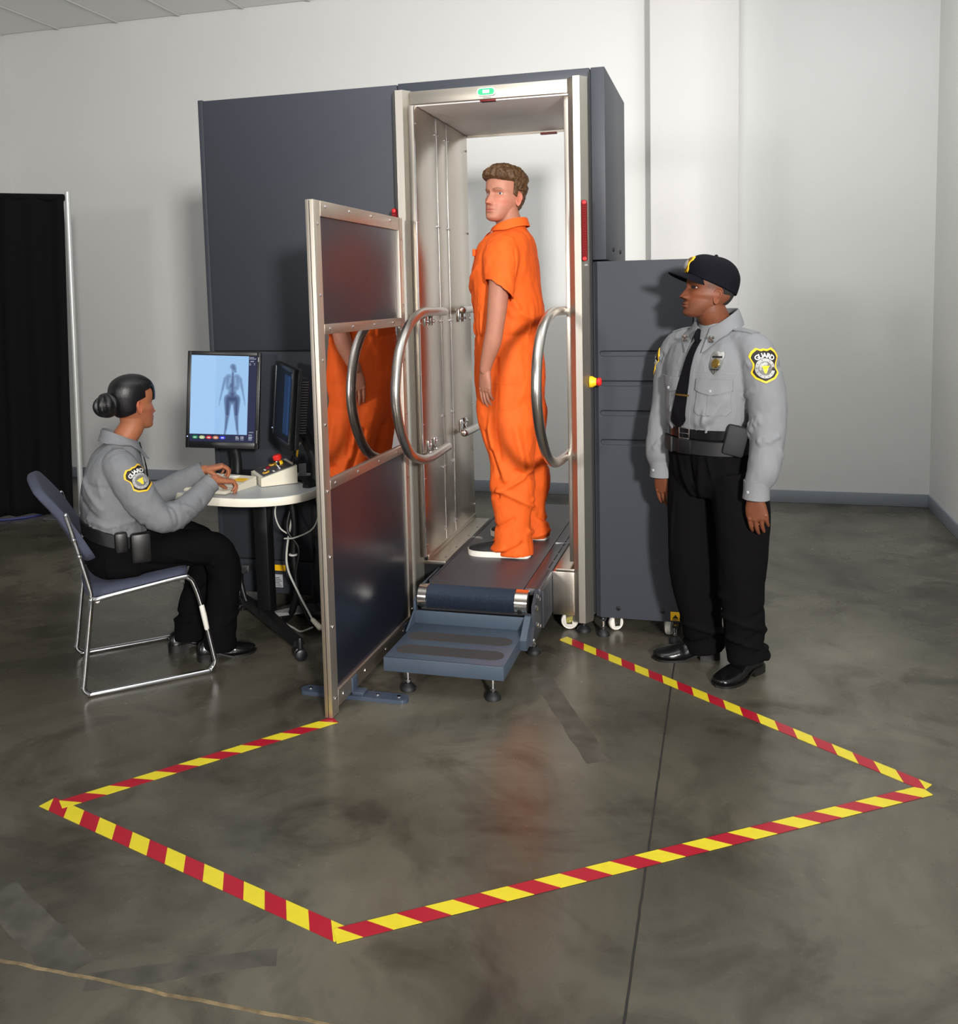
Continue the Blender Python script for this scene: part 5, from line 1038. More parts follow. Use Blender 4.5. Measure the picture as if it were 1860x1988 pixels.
# ------------------------------------------------------------------ seated operator, chair, desk
CC = A3((-1.212, -0.79, 0)); CF, CS = unit((.745, .667, 0)), unit((-.667, .745, 0))
def D(s, o, z): return CC + CF*s + CS*o + A3((0, 0, z))
def build_chair():
    t = thing('stacking_chair', 'chrome sled base chair with blue grey padded seat, under the seated operator', 'chair', CC)
    BLUE = mat('slate_blue_fabric', (64, 68, 86), 0.85, bump=0.35, bscale=600, var=0.05, vscale=60)
    TUBE = mat('chair_chrome', (215, 215, 218), 0.13, 1.0)
    for o in (-.25, .25):
        pts = [(-.252, .84), (-.224, .715), (-.168, .46), (-.163, .40), (-.205, .085), (-.212, .04), (-.19, .014), (-.16, .0105), (.25, .0105), (.285, .016), (.305, .045), (.300, .09), (.262, .30), (.235, .40), (.216, .428), (.185, .436), (.0, .417), (-.15, .400)]
        fr_ = part('sled_frame', tube([D(s, o, z) for s, z in crom(pts[3:], 6)], 0.0105, 12, round_ends=True), TUBE, t, angle=180)
        part('back_tube', tube([D(s, o*.985, z) for s, z in crom([(-.163, .41), (-.168, .46), (-.222, .70), (-.236, .755)], 6)], 0.0098, 12, round_ends=True), TUBE, fr_, angle=180)
        for s, z in ((-.213, .655), (-.197, .585)): part('back_screw', lathe([(.0085, 0), (.008, .004), (.003, .006)], D(s, o*1.045, z), CS*np.sign(o), 12), CHROME, fr_)
        if o < 0: part('worn_patch', tube([D(.262, o*1.006, .30), D(.270, o*1.006, .255), D(.279, o*1.006, .20)], [.0108, .0115, .0106], 10, round_ends=True), mat('worn_white', (225, 222, 214), .6), fr_)
    part('cross_bar', J(cyl(D(.20, -.25, .428), D(.20, .25, .428), .009, 10), cyl(D(-.13, -.25, .395), D(-.13, .25, .395), .009, 10)), TUBE, t) if False else part('cross_bar', cyl(D(.19, -.25, .422), D(.19, .25, .422), .009, 10), TUBE, t)
    part('cross_bar', cyl(D(-.14, -.25, .392), D(-.14, .25, .392), .009, 10), TUBE, t)
    R = np.column_stack([CF, CS, A3((0,0,1))])
    rings = []
    for k, (sc, z) in enumerate(((.93, 0), (1.0, .008), (1.0, .024), (.97, .034), (.85, .040), (.5, .043))):
        th = np.linspace(0, 2*PI, 48, endpoint=False); c, q = np.cos(th), np.sin(th)
        x = np.sign(c)*np.abs(c)**.35*.205*sc; y = np.sign(q)*np.abs(q)**.35*.232*sc; rings.append(D(0, 0, .405+z) + (x+.025)[:, None]*CF + y[:, None]*CS + (x*.085)[:, None]*A3((0,0,1)))
    part('seat', ringloft(rings), BLUE, t, angle=60)
    P = []; PB = []
    for z in np.linspace(0, 1, 13):
        row = []; row2 = []
        for y in np.linspace(-1, 1, 17):
            hw = .245*(1 - .10*max(0, (z-.75)/.25)**3 - .08*max(0, (.15-z)/.15)**2); s = -.150 - .155*z - .045*(z**2)*.6 - .022*(1-y*y)*.9; zz = .545 + .345*z - .030*max(0, z-.6)*abs(y)**3*2.2 + .02*(1-z)*abs(y)**3
            row.append(D(s+.018, y*hw, zz)); row2.append(D(s-.020, y*hw, zz))
        P.append(row); PB.append(row2)
    rings = []
    P, PB = np.array(P), np.array(PB)
    m = grid_sheet(P, .036, -unit(CF + A3((0,0,.35))))
    bm = bmesh.new(); vs = [bm.verts.new(v) for v in m[0]]; 
    for f_ in m[1]: bm.faces.new([vs[i] for i in f_])
    bmesh.ops.recalc_face_normals(bm, faces=bm.faces); sharp = [e for e in bm.edges if e.calc_face_angle(0) > 1.0]; bmesh.ops.bevel(bm, geom=sharp, offset=.011, segments=3, affect='EDGES', profile=.6)
    part('backrest', bmv(bm), BLUE, t, angle=60)
build_chair()

def build_operator():
    per = thing('person', 'woman with black hair bun in grey guard shirt, seated at the round desk', 'person', D(-.02, 0, .44))
    f, l, u = CF, CS, A3((0,0,1)); fr = (CC, f, l, u)
    hd = Head((-1.146, -0.684, 1.042), (.344, .939), 0.224, pitch=-.04, nose=.098, nw=.95, jaw=.94, brow=.008, cheek=.014, lip=1.1, w=.97)
    wn, wf = D(.372, -.075, .800), D(.365, .135, .812)
    skin = [hd.mesh(), tube([D(-.02, 0, .93), D(.012, 0, 1.00), (-1.176, -.752, 1.06), (-1.174, -.752, 1.12)], [.060, .052, .051, .052], 26, per=5),
            tube([D(-.04, 0, .50), D(-.05, 0, .70), D(-.03, 0, .88), D(-.01, 0, .96)], [.09, .09, .08, .045], 22, per=4, round_ends=True)]
    skin.append(arm([D(-.02, -.09, .90), D(-.01, -.155, .885), D(.06, -.185, .77), D(.135, -.185, .672), D(.235, -.152, .702), D(.322, -.098, .762), wn], [.042, .042, .038, .036, .034, .026, .023]))
    skin.append(arm([D(-.02, .09, .90), D(-.01, .155, .885), D(.06, .19, .78), D(.14, .195, .700), D(.24, .175, .745), D(.322, .149, .788), wf], [.042, .042, .038, .034, .030, .024, .022]))
    skin += hand(wn, CF*.93 + CS*.25 + A3((0,0,-.20)), A3((0,0,-1)) + CF*.1, CS, .165, curl=(.55, .75, .85, .95), thumb=(.45, .4, .45), bend=(.8, 1.0, .7))
    skin += hand(wf, CF*.95 - CS*.1 + A3((0,0,.16)), A3((0,0,-1)), -CS, .165, curl=(.75, .80, .85, .9), thumb=(.40, .35, .85), bend=(1.0, 1.1, .7))
    skin += [tube([D(-.06, s*.085, .50), D(.33 if s < 0 else .27, s*.09, .495), D(.37 if s < 0 else .315, s*.09, .36), D(.36 if s < 0 else .27, s*.09, .19), D(.345 if s < 0 else .255, s*.09, .08)], [.055, .045, .042, .038, .034], 16, per=4, round_ends=True) for s in (-1, 1)]
    m = fuse(skin, .0024, 2); sk = lin(160, 100, 70)
    tone = face_tone(hd, sk, lin(160, 80, 70), lin(30, 22, 20), warm=lin(190, 100, 74))
    lids = add_eyes(hd, per, (1, 0, -.05), (60, 40, 26), .9) + [hd.ear(1, sc=1.0, flare=.34), hd.ear(-1, sc=1.0, flare=.34)]; body_part(per, m, 'skin_tan', tone, lids)
    HAIR = mat('black_hair', (15, 14, 16), .36, 0, .5, bump=.35, bscale=90, stretch=(6, 6, 1))
    def thick(x, y, z):
        ay = np.abs(y); hair = np.where(x > .06, ss(z - (.77 - .9*np.clip(.22-x, 0, 1)*.35), 0, .03), ss(z - np.where(x > -.10, .53+.35*(x+.10)*1.2, .20 + .55*np.clip(x+.34, 0, 1)), 0, .03))
        bang = ss(x-.16, 0, .03)*ss(z - (.545 + .10*np.clip((.2-ay)/.2, 0, 1)*0), 0, .02)*(ay < .235)
        k = np.maximum(hair, bang); s_ = .0012*np.sin(90*np.arctan2(y, x+.001)*1.0 + 9*z)
        return k*(.026 + .040*ss(z, .7, 1) + .018*ss(-x, .1, .4) + s_) - .05*(1-k)
    hr = part('hair', hd.shell(thick, 150, 240, .1), HAIR, per, angle=180)
    bc = hd.W((-.535, 0, .50)); rg = []
    a1, b1 = hd.R[:, 1], hd.R[:, 2]
    bun = [ball(bc, .047, 28, 20, (1, 1, 1))]
    for k in range(7):
        ph = k*.9; pts = [bc + (.0385+.004*math.sin(k))*(math.cos(t+ph)*(a1*math.cos(k*.5)+hd.R[:, 0]*-math.sin(k*.5)) + math.sin(t+ph)*b1)*1.0 + hd.R[:, 0]*(-.012+.006*(k % 3)) for t in np.linspace(0, 4.4, 18)]
        bun.append(tube(pts, np.interp(np.linspace(0, 1, 18), [0, .2, .8, 1], [.006, .0125, .0125, .006]), 10, round_ends=True))
    part('hair_bun', fuse(bun, .0022, 2), HAIR, hr, angle=180)
    part('hair_pin', tube([bc - hd.R[:, 0]*.040 - hd.R[:, 1]*.028 + b1*k for k in (.018, .0, -.02)], .0016, 6), CHROME, hr)
    # shirt
    tor = torso(fr, [(.008, 0, 1.018, .050, .055), (-.002, 0, .992, .068, .088), (-.012, 0, .965, .085, .135), (-.022, 0, .925, .104, .170), (-.030, 0, .855, .122, .180), (-.038, 0, .775, .130, .172), (-.042, 0, .68, .128, .166), (-.042, 0, .61, .125, .172), (-.045, 0, .56, .11, .165)], n=60)
    sn = tube([D(-.022, -.10, .925), D(-.016, -.150, .905), D(.030, -.190, .815), D(.105, -.205, .700), D(.175, -.185, .685), D(.255, -.140, .715), D(.325, -.095, .765)], [.060, .070, .071, .064, .063, .055, .046], 30, per=5, round_ends=True)
    sf = tube([D(-.022, .10, .925), D(-.016, .150, .905), D(.035, .190, .815), D(.11, .205, .720), D(.18, .195, .715), D(.255, .170, .755), D(.325, .148, .790)], [.060, .066, .064, .060, .060, .055, .048], 30, per=5, round_ends=True)
    sh = fuse([tor, sn, sf], .0050, 5); rs = np.random.default_rng(17); fl = []
    for k in range(22):
        P0, P1 = [(D(.03, -.19, .815), D(.105, -.205, .70)), (D(.175, -.185, .685), D(.30, -.11, .75)), (D(.105, -.2, .70), D(.175, -.185, .685))][k % 3]; c = P0 + (P1-P0)*rs.uniform(0, 1); d = unit(P1-P0); a = unit(np.cross(d, u)); b = np.cross(d, a); a0 = rs.uniform(0, 2*PI); sp_ = rs.uniform(1, 2.4)
        fl.append(([c + .06*(math.cos(t)*a + math.sin(t)*b) + d*.03*math.sin(t-a0) for t in np.linspace(a0, a0+sp_, 7)], .009, rs.choice([-1, 1])*rs.uniform(.004, .008)))
    fl += [([D(-.155, -.05, .86), D(-.14, -.12, .80), D(-.10, -.165, .74)], .013, .007), ([D(-.165, -.03, .78), D(-.15, -.11, .735), D(-.11, -.16, .70)], .012, -.007), ([D(-.15, -.10, .70), D(-.08, -.165, .665), D(.02, -.15, .68)], .011, .008), ([D(-.16, -.08, .66), D(-.10, -.16, .63), D(.0, -.165, .64)], .010, -.007), ([D(-.15, -.10, .84), D(-.08, -.165, .83)], .010, -.006), ([D(-.12, -.15, .90), D(-.10, -.165, .80)], .010, .006), ([D(-.16, .0, .64), D(-.165, -.05, .60)], .012, .006)]
    for k in range(14): a = rs.uniform(PI*.6, PI*1.9); fl.append(([D(-.042+.125*math.cos(a), .170*math.sin(a), .60), D(-.042+.13*math.cos(a), .17*math.sin(a+rs.uniform(-.15, .15)), .60+rs.uniform(.04, .09))], .009, rs.uniform(.003, .007)))
    sh = folds(sh, fl, [(.0035, (11, 11, 8), 41), (.0016, (28, 28, 22), 43)], 1.05)
    so = part('shirt', sh, SHIRT, per, angle=180); tree = bvh(sh)
    part('collar', lay_on(collar(D(-.004, 0, 0), f, l, (.056, .060), 1.055, .062, .05, (.050, .082), 156, .004, flare=.018, point=.04), tree), SHIRT, so, angle=60)
    for p, d, rr in ((D(.318, -.098, .764), wn-D(.318, -.098, .764), .041), (D(.318, .148, .788), wf-D(.318, .148, .788), .040)):
        d = unit(d); part('cuff', sleeve(p - d*.015, p + d*.050, [rr+.003, rr+.001, rr+.002], .006, inner=.04), SHIRT, so, angle=50)
    fo = CC + f*.12
    ti = part('tie', strip([(-.012, .985), (-.020, .94), (-.028, .85), (-.034, .72)], [(.012, .985), (.014, .94), (.018, .85), (.022, .72)], fo, l, u, tree, .012, .004, 5), TIE, per, angle=50)
    part('tie_knot', ball(D(.062, 0, .972), .013, 14, 10, (.8, 1.1, 1.1)), TIE, ti)
    part('epaulette', grid_sheet(np.array([[A3(tree.ray_cast(Vector(D(-.018+a, -b, 1.3)), Vector((0,0,-1)))[0] or D(-.018+a, -b, .92)) + u*.004 for a in np.linspace(-w_, w_, 5)] for b, w_ in ((.072, .005), (.08, .018), (.105, .021), (.13, .022), (.152, .023))]), .0035, (0,0,-1)), SHIRT, so, angle=50)
    pc = D(.030, -.19, .868); ld = unit(-l*.95 - f*.02 + u*.22); uu = unit(np.cross(f*-.45+u*.9, ld)); shoulder_patch(so, pc + ld*.075 + f*.016 - u*.008, uu, unit(np.cross(ld, uu)), tree, .110)
    # trousers
    hip = torso(fr, [(-.042, 0, .615, .128, .172), (-.045, 0, .575, .135, .182), (-.035, 0, .52, .140, .190), (-.02, 0, .465, .135, .190), (-.02, 0, .447, .115, .17)], n=48)
    ln = tube([D(-.06, -.095, .525), D(.08, -.10, .525), (*D(.22, -.10, .522)[:2], .522), D(.345, -.095, .497), D(.388, -.092, .41), D(.385, -.09, .30), D(.37, -.09, .18), D(.355, -.09, .045)], [.092, .090, .082, .076, .072, .068, .070, .074], 34, per=5)
    lf = tube([D(-.06, .095, .525), D(.08, .10, .525), D(.22, .10, .520), D(.315, .095, .49), D(.345, .092, .41), D(.315, .09, .30), D(.275, .09, .18), D(.258, .09, .045)], [.092, .090, .082, .076, .070, .066, .068, .072], 34, per=5)
    pm = fuse([hip, ln, lf], .0060, 5); fl = []
    for cs, co in ((.37, -.09), (.28, .09)):
        for k in range(8):
            z0 = rs.uniform(.08, .42); a0 = rs.uniform(0, 2*PI); fl.append(([D(cs + .075*math.cos(a), co + .075*math.sin(a), z0 + .03*math.sin(a-a0)) for a in np.linspace(a0, a0+rs.uniform(1.5, 3), 8)], .012, rs.choice([-1, 1])*rs.uniform(.005, .009)))
    fl += [([D(.05, -.17, .56), D(.2, -.175, .50), D(.33, -.16, .44)], .013, .008), ([D(.0, -.18, .52), D(.12, -.18, .47), D(.25, -.16, .45)], .012, -.008), ([D(.02, -.15, .60), D(.10, -.12, .605)], .012, .007)]
    pm = folds(pm, fl, [(.004, (9, 9, 7), 51)]); part('trousers', pm, TROU, per, angle=180)
    t = np.linspace(0, 2*PI, 64, endpoint=False); c, q = np.cos(t), np.sin(t)
    rings = [CC + f*-.043 + (np.sign(c)*np.abs(c)**.87*(.134+e))[:, None]*f + (np.sign(q)*np.abs(q)**.87*(.180+e))[:, None]*l + (z - .05*c)[:, None]*u for z, e in ((.575, -.012), (.575, 0), (.630, 0), (.630, -.012))]
    bt = part('duty_belt', ringloft(rings), WEB, per, angle=50)
    part('holster', J(box(D(.035, -.200, .580), (.075, .045, .11), .010, R=np.column_stack([f, l, u]) @ _rx(.1)), box(D(.012, -.204, .622), (.035, .03, .06), .008, R=np.column_stack([f, l, u]))), mat('holster_leather', (18, 18, 19), .4), bt) if False else part('holster', box(D(.040, -.203, .575), (.080, .045, .125), .012, R=np.column_stack([f, l, u])), mat('holster_leather', (18, 18, 19), .4), bt)
    part('radio_pouch', box(D(-.035, -.196, .605), (.05, .04, .085), .010, R=np.column_stack([f, l, u])), mat('holster_leather', (18, 18, 19), .4), bt)
    for hl, to in ((D(.262, -.085, 0)[:2], D(.512, -.088, 0)[:2]), (D(.165, .095, 0)[:2], D(.415, .10, 0)[:2])):
        up_, so_ = shoe(hl, to, 0.0, None, .092, 'dress'); o = part('shoe', up_, LEATHER, per, label='polished black work shoe', angle=60); part('sole', so_, mat('sole_black', (20, 18, 17), 0.5), o, angle=40)
build_operator()

# ------------------------------------------------------------------ desk and what stands on it
ZT = 0.722
def build_desk():
    t = thing('round_desk', 'grey topped oval desk with cream edge on a black caster pedestal', 'table', (-0.86, -0.27, 0))
    out = np.array([(-1.245, -.34), (-1.195, -.47), (-1.07, -.565), (-.91, -.605), (-.74, -.610), (-.60, -.558), (-.52, -.455), (-.505, -.32), (-.545, -.15), (-.66, -.03), (-.85, -.015), (-1.05, -.02), (-1.18, -.07), (-1.24, -.18)])
    K = crom(np.vstack([out, out[:1]]), 8)[:-1]; c = K.mean(0)
    lay = lambda k, z: np.column_stack([c + (K-c)*k, np.full(len(K), z)])
    part('table_top', ringloft([lay(.6, ZT-.036), lay(.985, ZT-.036), lay(.99, ZT-.0015), lay(.985, ZT), lay(.5, ZT)]), mat('grey_laminate', (176, 180, 180), .38, var=.02, vscale=80), t, angle=30)
    part('edge_band', ringloft([lay(.984, ZT-.037), lay(.996, ZT-.037), lay(1.0, ZT-.033), lay(1.0, ZT-.006), lay(.996, ZT-.0008), lay(.984, ZT-.0008)] + [lay(.984, ZT-.037)], cap=False), mat('cream_edging', (232, 226, 210), .4), t, angle=50)
    part('column', bx(-.885, -.815, -.28, -.215, .075, ZT-.04, .006), BLACKM, t)
    part('column', bx(-.665, -.600, -.12, -.06, .075, ZT-.04, .006), BLACKM, t)
    part('mount_plate', bx(-.95, -.55, -.35, -.05, ZT-.05, ZT-.037, .003), BLACKM, t)
    d = unit((-.36, .30, 0)); n_ = A3((d[1], -d[0], 0))
    def footbar(p, q):
        p, q = A3(p), A3(q); dd = unit(q-p); nn = A3((dd[1], -dd[0], 0))
        part('foot_bar', ringloft([[p_ + nn*.028 + A3((0,0,.055)), p_ - nn*.028 + A3((0,0,.055)), p_ - nn*.022 + A3((0,0,h)), p_ + nn*.022 + A3((0,0,h))] for p_, h in ((p, .078), (p + (q-p)*.5, .10), (q, .078))]), BLACKM, t, smooth=False)
    footbar((-.530, -.555, 0), (-1.10, -.045, 0)); footbar((-.86, -.24, 0), (-.52, -.03, 0))
    def twin(x, y, r=.026, a=0.4):
        dn = A3((math.cos(a), math.sin(a), 0)); o = part('desk_caster', J(*[tube([(A3((x, y, r)) + dn*k) for k in ks], [r*.8, r, r, r*.8], 24) for ks in ((-.026, -.023, -.007, -.005), (.005, .007, .023, .026))], cyl(A3((x, y, r))-dn*.02, A3((x, y, r))+dn*.02, .008, 10)), BLACKP, t, angle=40)
        part('caster_stem', J(tube([(x, y, r+.01), (x, y, .085), (x, y, .10)], [.011, .013, .009], 14)), BLACKP, o)
    twin(-.515, -.575, a=-.9); twin(-1.10, -.05); twin(-.52, -.04); 
build_desk()
SCRB = mat('monitor_bezel', (20, 20, 22), .35)
def color_emit(name, strength=1.0):
    m = bpy.data.materials.new(name); m.use_nodes = True; nt = m.node_tree; N = nt.nodes; L = nt.links; b = N['Principled BSDF']
    a = N.new('ShaderNodeAttribute'); a.attribute_name = 'screen'; b.inputs['Base Color'].default_value = (.01, .01, .012, 1); b.inputs['Roughness'].default_value = .5; b.inputs['Specular IOR Level'].default_value = .08
    L.new(a.outputs['Color'], b.inputs['Emission Color']); b.inputs['Emission Strength'].default_value = strength; return m
def xray_picture(nu, nv):
    """what the screen shows: x-ray of a standing figure, dark side bar, row of oval buttons"""
    U, Vv = np.meshgrid(np.linspace(0, 1, nu), np.linspace(0, 1, nv)); img = np.zeros((nv, nu, 3)); img[:] = (30, 36, 70)
    X, Y = U*.76*1.0, Vv      # height units
    pic = (U < .875) & (Vv > .085); img[pic] = (168, 208, 250); img[pic & (U > .38)] = (160, 202, 244)
    img += 0
    cx = .485
    def cap(a, b, ra, rb):
        ax, ay = a; bx_, by_ = b; dx, dy = bx_-ax, by_-ay; t = np.clip(((X-ax)*dx + (Y-ay)*dy)/(dx*dx+dy*dy), 0, 1); d = np.hypot(X-ax-t*dx, Y-ay-t*dy); r = ra + (rb-ra)*t; return np.clip((r-d)/r, -1, 1), d-r
    dens = np.zeros_like(X)
    def add(a, b, ra, rb, k, e=.5):
        nonlocal dens; q, _ = cap(a, b, ra, rb); dens = np.maximum(dens, k*np.clip(q, 0, 1)**e)
    def cut(a, b, ra, rb, k):
        nonlocal dens; q, _ = cap(a, b, ra, rb); dens = dens - k*np.clip(q, 0, 1)
    P = lambda x, y: (cx + x, y)
    add(P(.0, .875), P(.012, .850), .040, .034, .62); add(P(.02, .832), P(.028, .822), .026, .02, .5); add(P(.0, .84), P(.0, .76), .018, .022, .42)
    add(P(-.06, .755), P(.06, .755), .020, .020, .42); add(P(-.045, .74), P(-.035, .64), .055, .05, .5); add(P(.045, .74), P(.035, .64), .055, .05, .5); add(P(0, .72), P(0, .56), .062, .052, .58); add(P(0, .56), P(0, .50), .056, .075, .78); add(P(-.035, .50), P(.035, .50), .065, .065, .92)
    for s in (-1, 1):
        add(P(s*.088, .735), P(s*.118, .60), .024, .017, .40); add(P(s*.118, .60), P(s*.142, .485), .016, .011, .34); add(P(s*.142, .485), P(s*.150, .425), .012, .007, .22)
        add(P(s*.050, .48), P(s*.052, .32), .050, .030, .85); add(P(s*.052, .31), P(s*.068, .14), .030, .017, .62); add(P(s*.052, .32), P(s*.054, .29), .030, .030, .45); add(P(s*.070, .14), P(s*.076, .095), .016, .014, .55)
        add(P(s*.052, .46), P(s*.056, .31), .010, .009, .95); add(P(s*.058, .29), P(s*.068, .14), .007, .006, .80)
        cut(P(s*.032, .735), P(s*.036, .66), .026, .028, .34)
        for k in range(5): q, dd = cap(P(s*.01, .735-k*.022), P(s*.062, .718-k*.022), .004, .003); dens = np.maximum(dens, .62*np.clip(q, 0, 1))
    add(P(0, .80), P(0, .48), .009, .012, .85); add(P(-.012, .665), P(-.02, .64), .028, .02, .72)
    dens = np.clip(dens, 0, 1)[..., None]; dark = np.array((34, 44, 84.)); img = np.where(pic[..., None], img*(1-dens*.92) + dark*dens*.92, img)
    for k, c in enumerate(((24, 140, 84), (186, 206, 140), (214, 40, 44), (206, 128, 84), (52, 58, 226))):
        ux = .085 + k*.105; d = ((U-ux)/.044)**2 + ((Vv-.048)/.020)**2; img[d < 1] = c; img[(d < .5) & (np.abs(Vv-.046) < .0045) & (np.abs(U-ux) < .02)] = (225, 232, 235)
    rs = np.random.default_rng(3)
    def dash(u0, u1, v, n=1):
        k = (U > u0) & (U < u1) & (np.abs(Vv-v) < .0042); noise_ = np.sin(U*900)*.3 + .8; img[k] = (np.array((190, 196, 215.))[None]*noise_[k][:, None])
    for v, a, b in ((.985, .885, .955), (.970, .885, .985), (.942, .90, .955), (.918, .885, .905), (.918, .95, .975), (.900, .885, .91), (.900, .962, .972), (.118, .905, .975), (.085, .90, .955)): dash(a, b, v)
    for v in (.062, .046, .030):
        for a in (.70, .78, .90): dash(a, a + .045 + .02*rs.random(), v)
    return np.clip(img, 0, 255)
def screen_mesh(C0, ex, ey, w_, h_, nu, nv, parent, name, img, m):
    V = [C0 + ex*(w_*(i/(nu-1)-.5)) + ey*(h_*(j/(nv-1)-.5)) for j in range(nv) for i in range(nu)]
    F = [(j*nu+i, j*nu+i+1, (j+1)*nu+i+1, (j+1)*nu+i) for j in range(nv-1) for i in range(nu-1)]
    o = part(name, (np.array(V), F), m, parent, smooth=False); a = o.data.color_attributes.new('screen', 'FLOAT_COLOR', 'POINT')
    q = img.reshape(-1, 3)/255; q = np.where(q <= .04045, q/12.92, ((q+.055)/1.055)**2.4); a.data.foreach_set('color', np.column_stack([q, np.ones(len(q))]).astype(np.float32).ravel()); return o
def build_monitor(name, label, TL, TR, BL, BR, th, foot, screen, bez=(.018, .018, .02, .032), back=.03):
    TL, TR, BL, BR = map(A3, (TL, TR, BL, BR)); C0 = (TL+TR+BL+BR)/4; ex = unit(TR-TL+BR-BL); ey = A3((0,0,1)); ey = unit((TL+TR-BL-BR) - ex*((TL+TR-BL-BR) @ ex)); nz = np.cross(ex, ey); w_ = np.linalg.norm((TR-TL+BR-BL)/2); h_ = np.linalg.norm((TL+TR-BL-BR)/2)
    R = np.column_stack([ex, ey, nz]); t = thing(name, label, 'monitor', (C0[0], C0[1], ZT))
    bl, br, bt, bb = bez
    for nm, a0, a1, b0, b1 in (('l', -w_/2, -w_/2+bl, -h_/2, h_/2), ('r', w_/2-br, w_/2, -h_/2, h_/2), ('t', -w_/2+bl, w_/2-br, h_/2-bt, h_/2), ('b', -w_/2+bl, w_/2-br, -h_/2, -h_/2+bb)):
        part('bezel', xf(bx(a0, a1, b0, b1, -th*.5, .006, .003), R, C0), SCRB, t)
    part('housing', xf(J(bx(-w_/2+.002, w_/2-.002, -h_/2+.002, h_/2-.002, -th, -.004, .006)), R, C0), mat('monitor_grey', (58, 58, 62), .5), t)
    part('back_shell', xf(J(bx(-w_/2+.05, w_/2-.05, -h_/2+.05, h_/2-.05, -th-back, -th+.002, .012)), R, C0), mat('monitor_grey2', (44, 44, 50), .5), t)
    part('vent_slots', xf(J(*[bx(w_/2-.0025, w_/2-.0008, y, y+.0035, -th*.42-.004, -th*.42+.004) for y in np.arange(-h_/2+.03, h_/2-.02, .0085)], *[bx(w_/2-.05, w_/2-.0488, y, y+.004, -th-back*.9, -th-.002) for y in np.arange(-h_/2+.07, h_/2-.06, .012)]), R, C0), mat('vent_light', (150, 150, 150), .5), t, kind='stuff')
    sc_ = C0 + ex*((bl-br)/2) + ey*((bb-bt)/2) + nz*.002; sw, sh_ = w_-bl-br, h_-bt-bb
    if screen == 'xray':
        screen_mesh(sc_, ex, ey, sw, sh_, 200, 260, t, 'screen', xray_picture(200, 260), color_emit('screen_glow', 1.12))
    else:
        nu, nv = 60, 40; U, V_ = np.meshgrid(np.linspace(0, 1, nu), np.linspace(0, 1, nv)); img = np.zeros((nv, nu, 3)); img[:] = (12, 16, 26); img[(U > .55) & (U < .93) & (V_ < .93) & (V_ > .08)] = (30, 56, 96); img[(U > .80) & (U < .88) & (V_ < .93) & (V_ > .08)] = (40, 74, 120)
        screen_mesh(sc_, ex, ey, sw, sh_, nu, nv, t, 'screen', img, color_emit('screen_dim', .8))
    part('power_light', ball(C0 + ex*(-w_/2+bl*.5) + ey*(-h_/2+.055) + nz*.006, .003, 8, 6), mat('blue_led', (170, 190, 255), .3, emit=(170, 190, 255), estr=1.5), t)
    part('maker_marks', xf(J(*[bx(w_/2-br*.62, w_/2-br*.38, h_/2-.030-k*.0075, h_/2-.0245-k*.0075, .006, .0066) for k in range(3)], *[bx(w_/2-br*.58, w_/2-br*.42, -h_/2+.03+k*.007, -h_/2+.034+k*.007, .006, .0066) for k in range(9)]), R, C0), mat('print_grey', (170, 170, 172), .5), t, kind='stuff')
    fx, fy = foot
    part('stand_column', tube([(fx, fy, ZT+.008), (fx, fy, ZT+.10), tuple(C0 - nz*(th+back*.6) - A3((0,0,h_*.22))), tuple(C0 - nz*(th+back*.5) + A3((0,0,-.02)))], [.030, .028, .028, .03], 18, per=5, round_ends=True, flat=(1, .8)), BLACKP, t, angle=180)
    fd = unit(A3((nz[0], nz[1], 0))); fs = A3((-fd[1], fd[0], 0)); fp = [A3((fx, fy, 0)) + fd*a + fs*b for a, b in ((-.07, -.09), (.02, -.10), (.08, -.125), (.10, -.10), (.07, -.04), (.07, .04), (.10, .10), (.08, .125), (.02, .10), (-.07, .09))]
    part('stand_base', prism([p + A3((0,0,ZT+.001)) for p in fp], (0,0,.013)), BLACKP, t, smooth=False)
    return t
build_monitor('monitor', 'portrait monitor showing a blue body x-ray, beside the operator', (-1.237, -.229, 1.349), (-.888, -.138, 1.334), (-1.226, -.270, .883), (-.892, -.184, .864), .035, (-1.055, -.125), 'xray')
build_monitor('monitor', 'dark monitor turned side-on behind the steel edge of the partition', (-.800, -.160, 1.286), (-.606, -.360, 1.283), (-.806, -.190, .930), (-.609, -.394, .884), .042, (-.580, -.215), 'dark', back=.05)

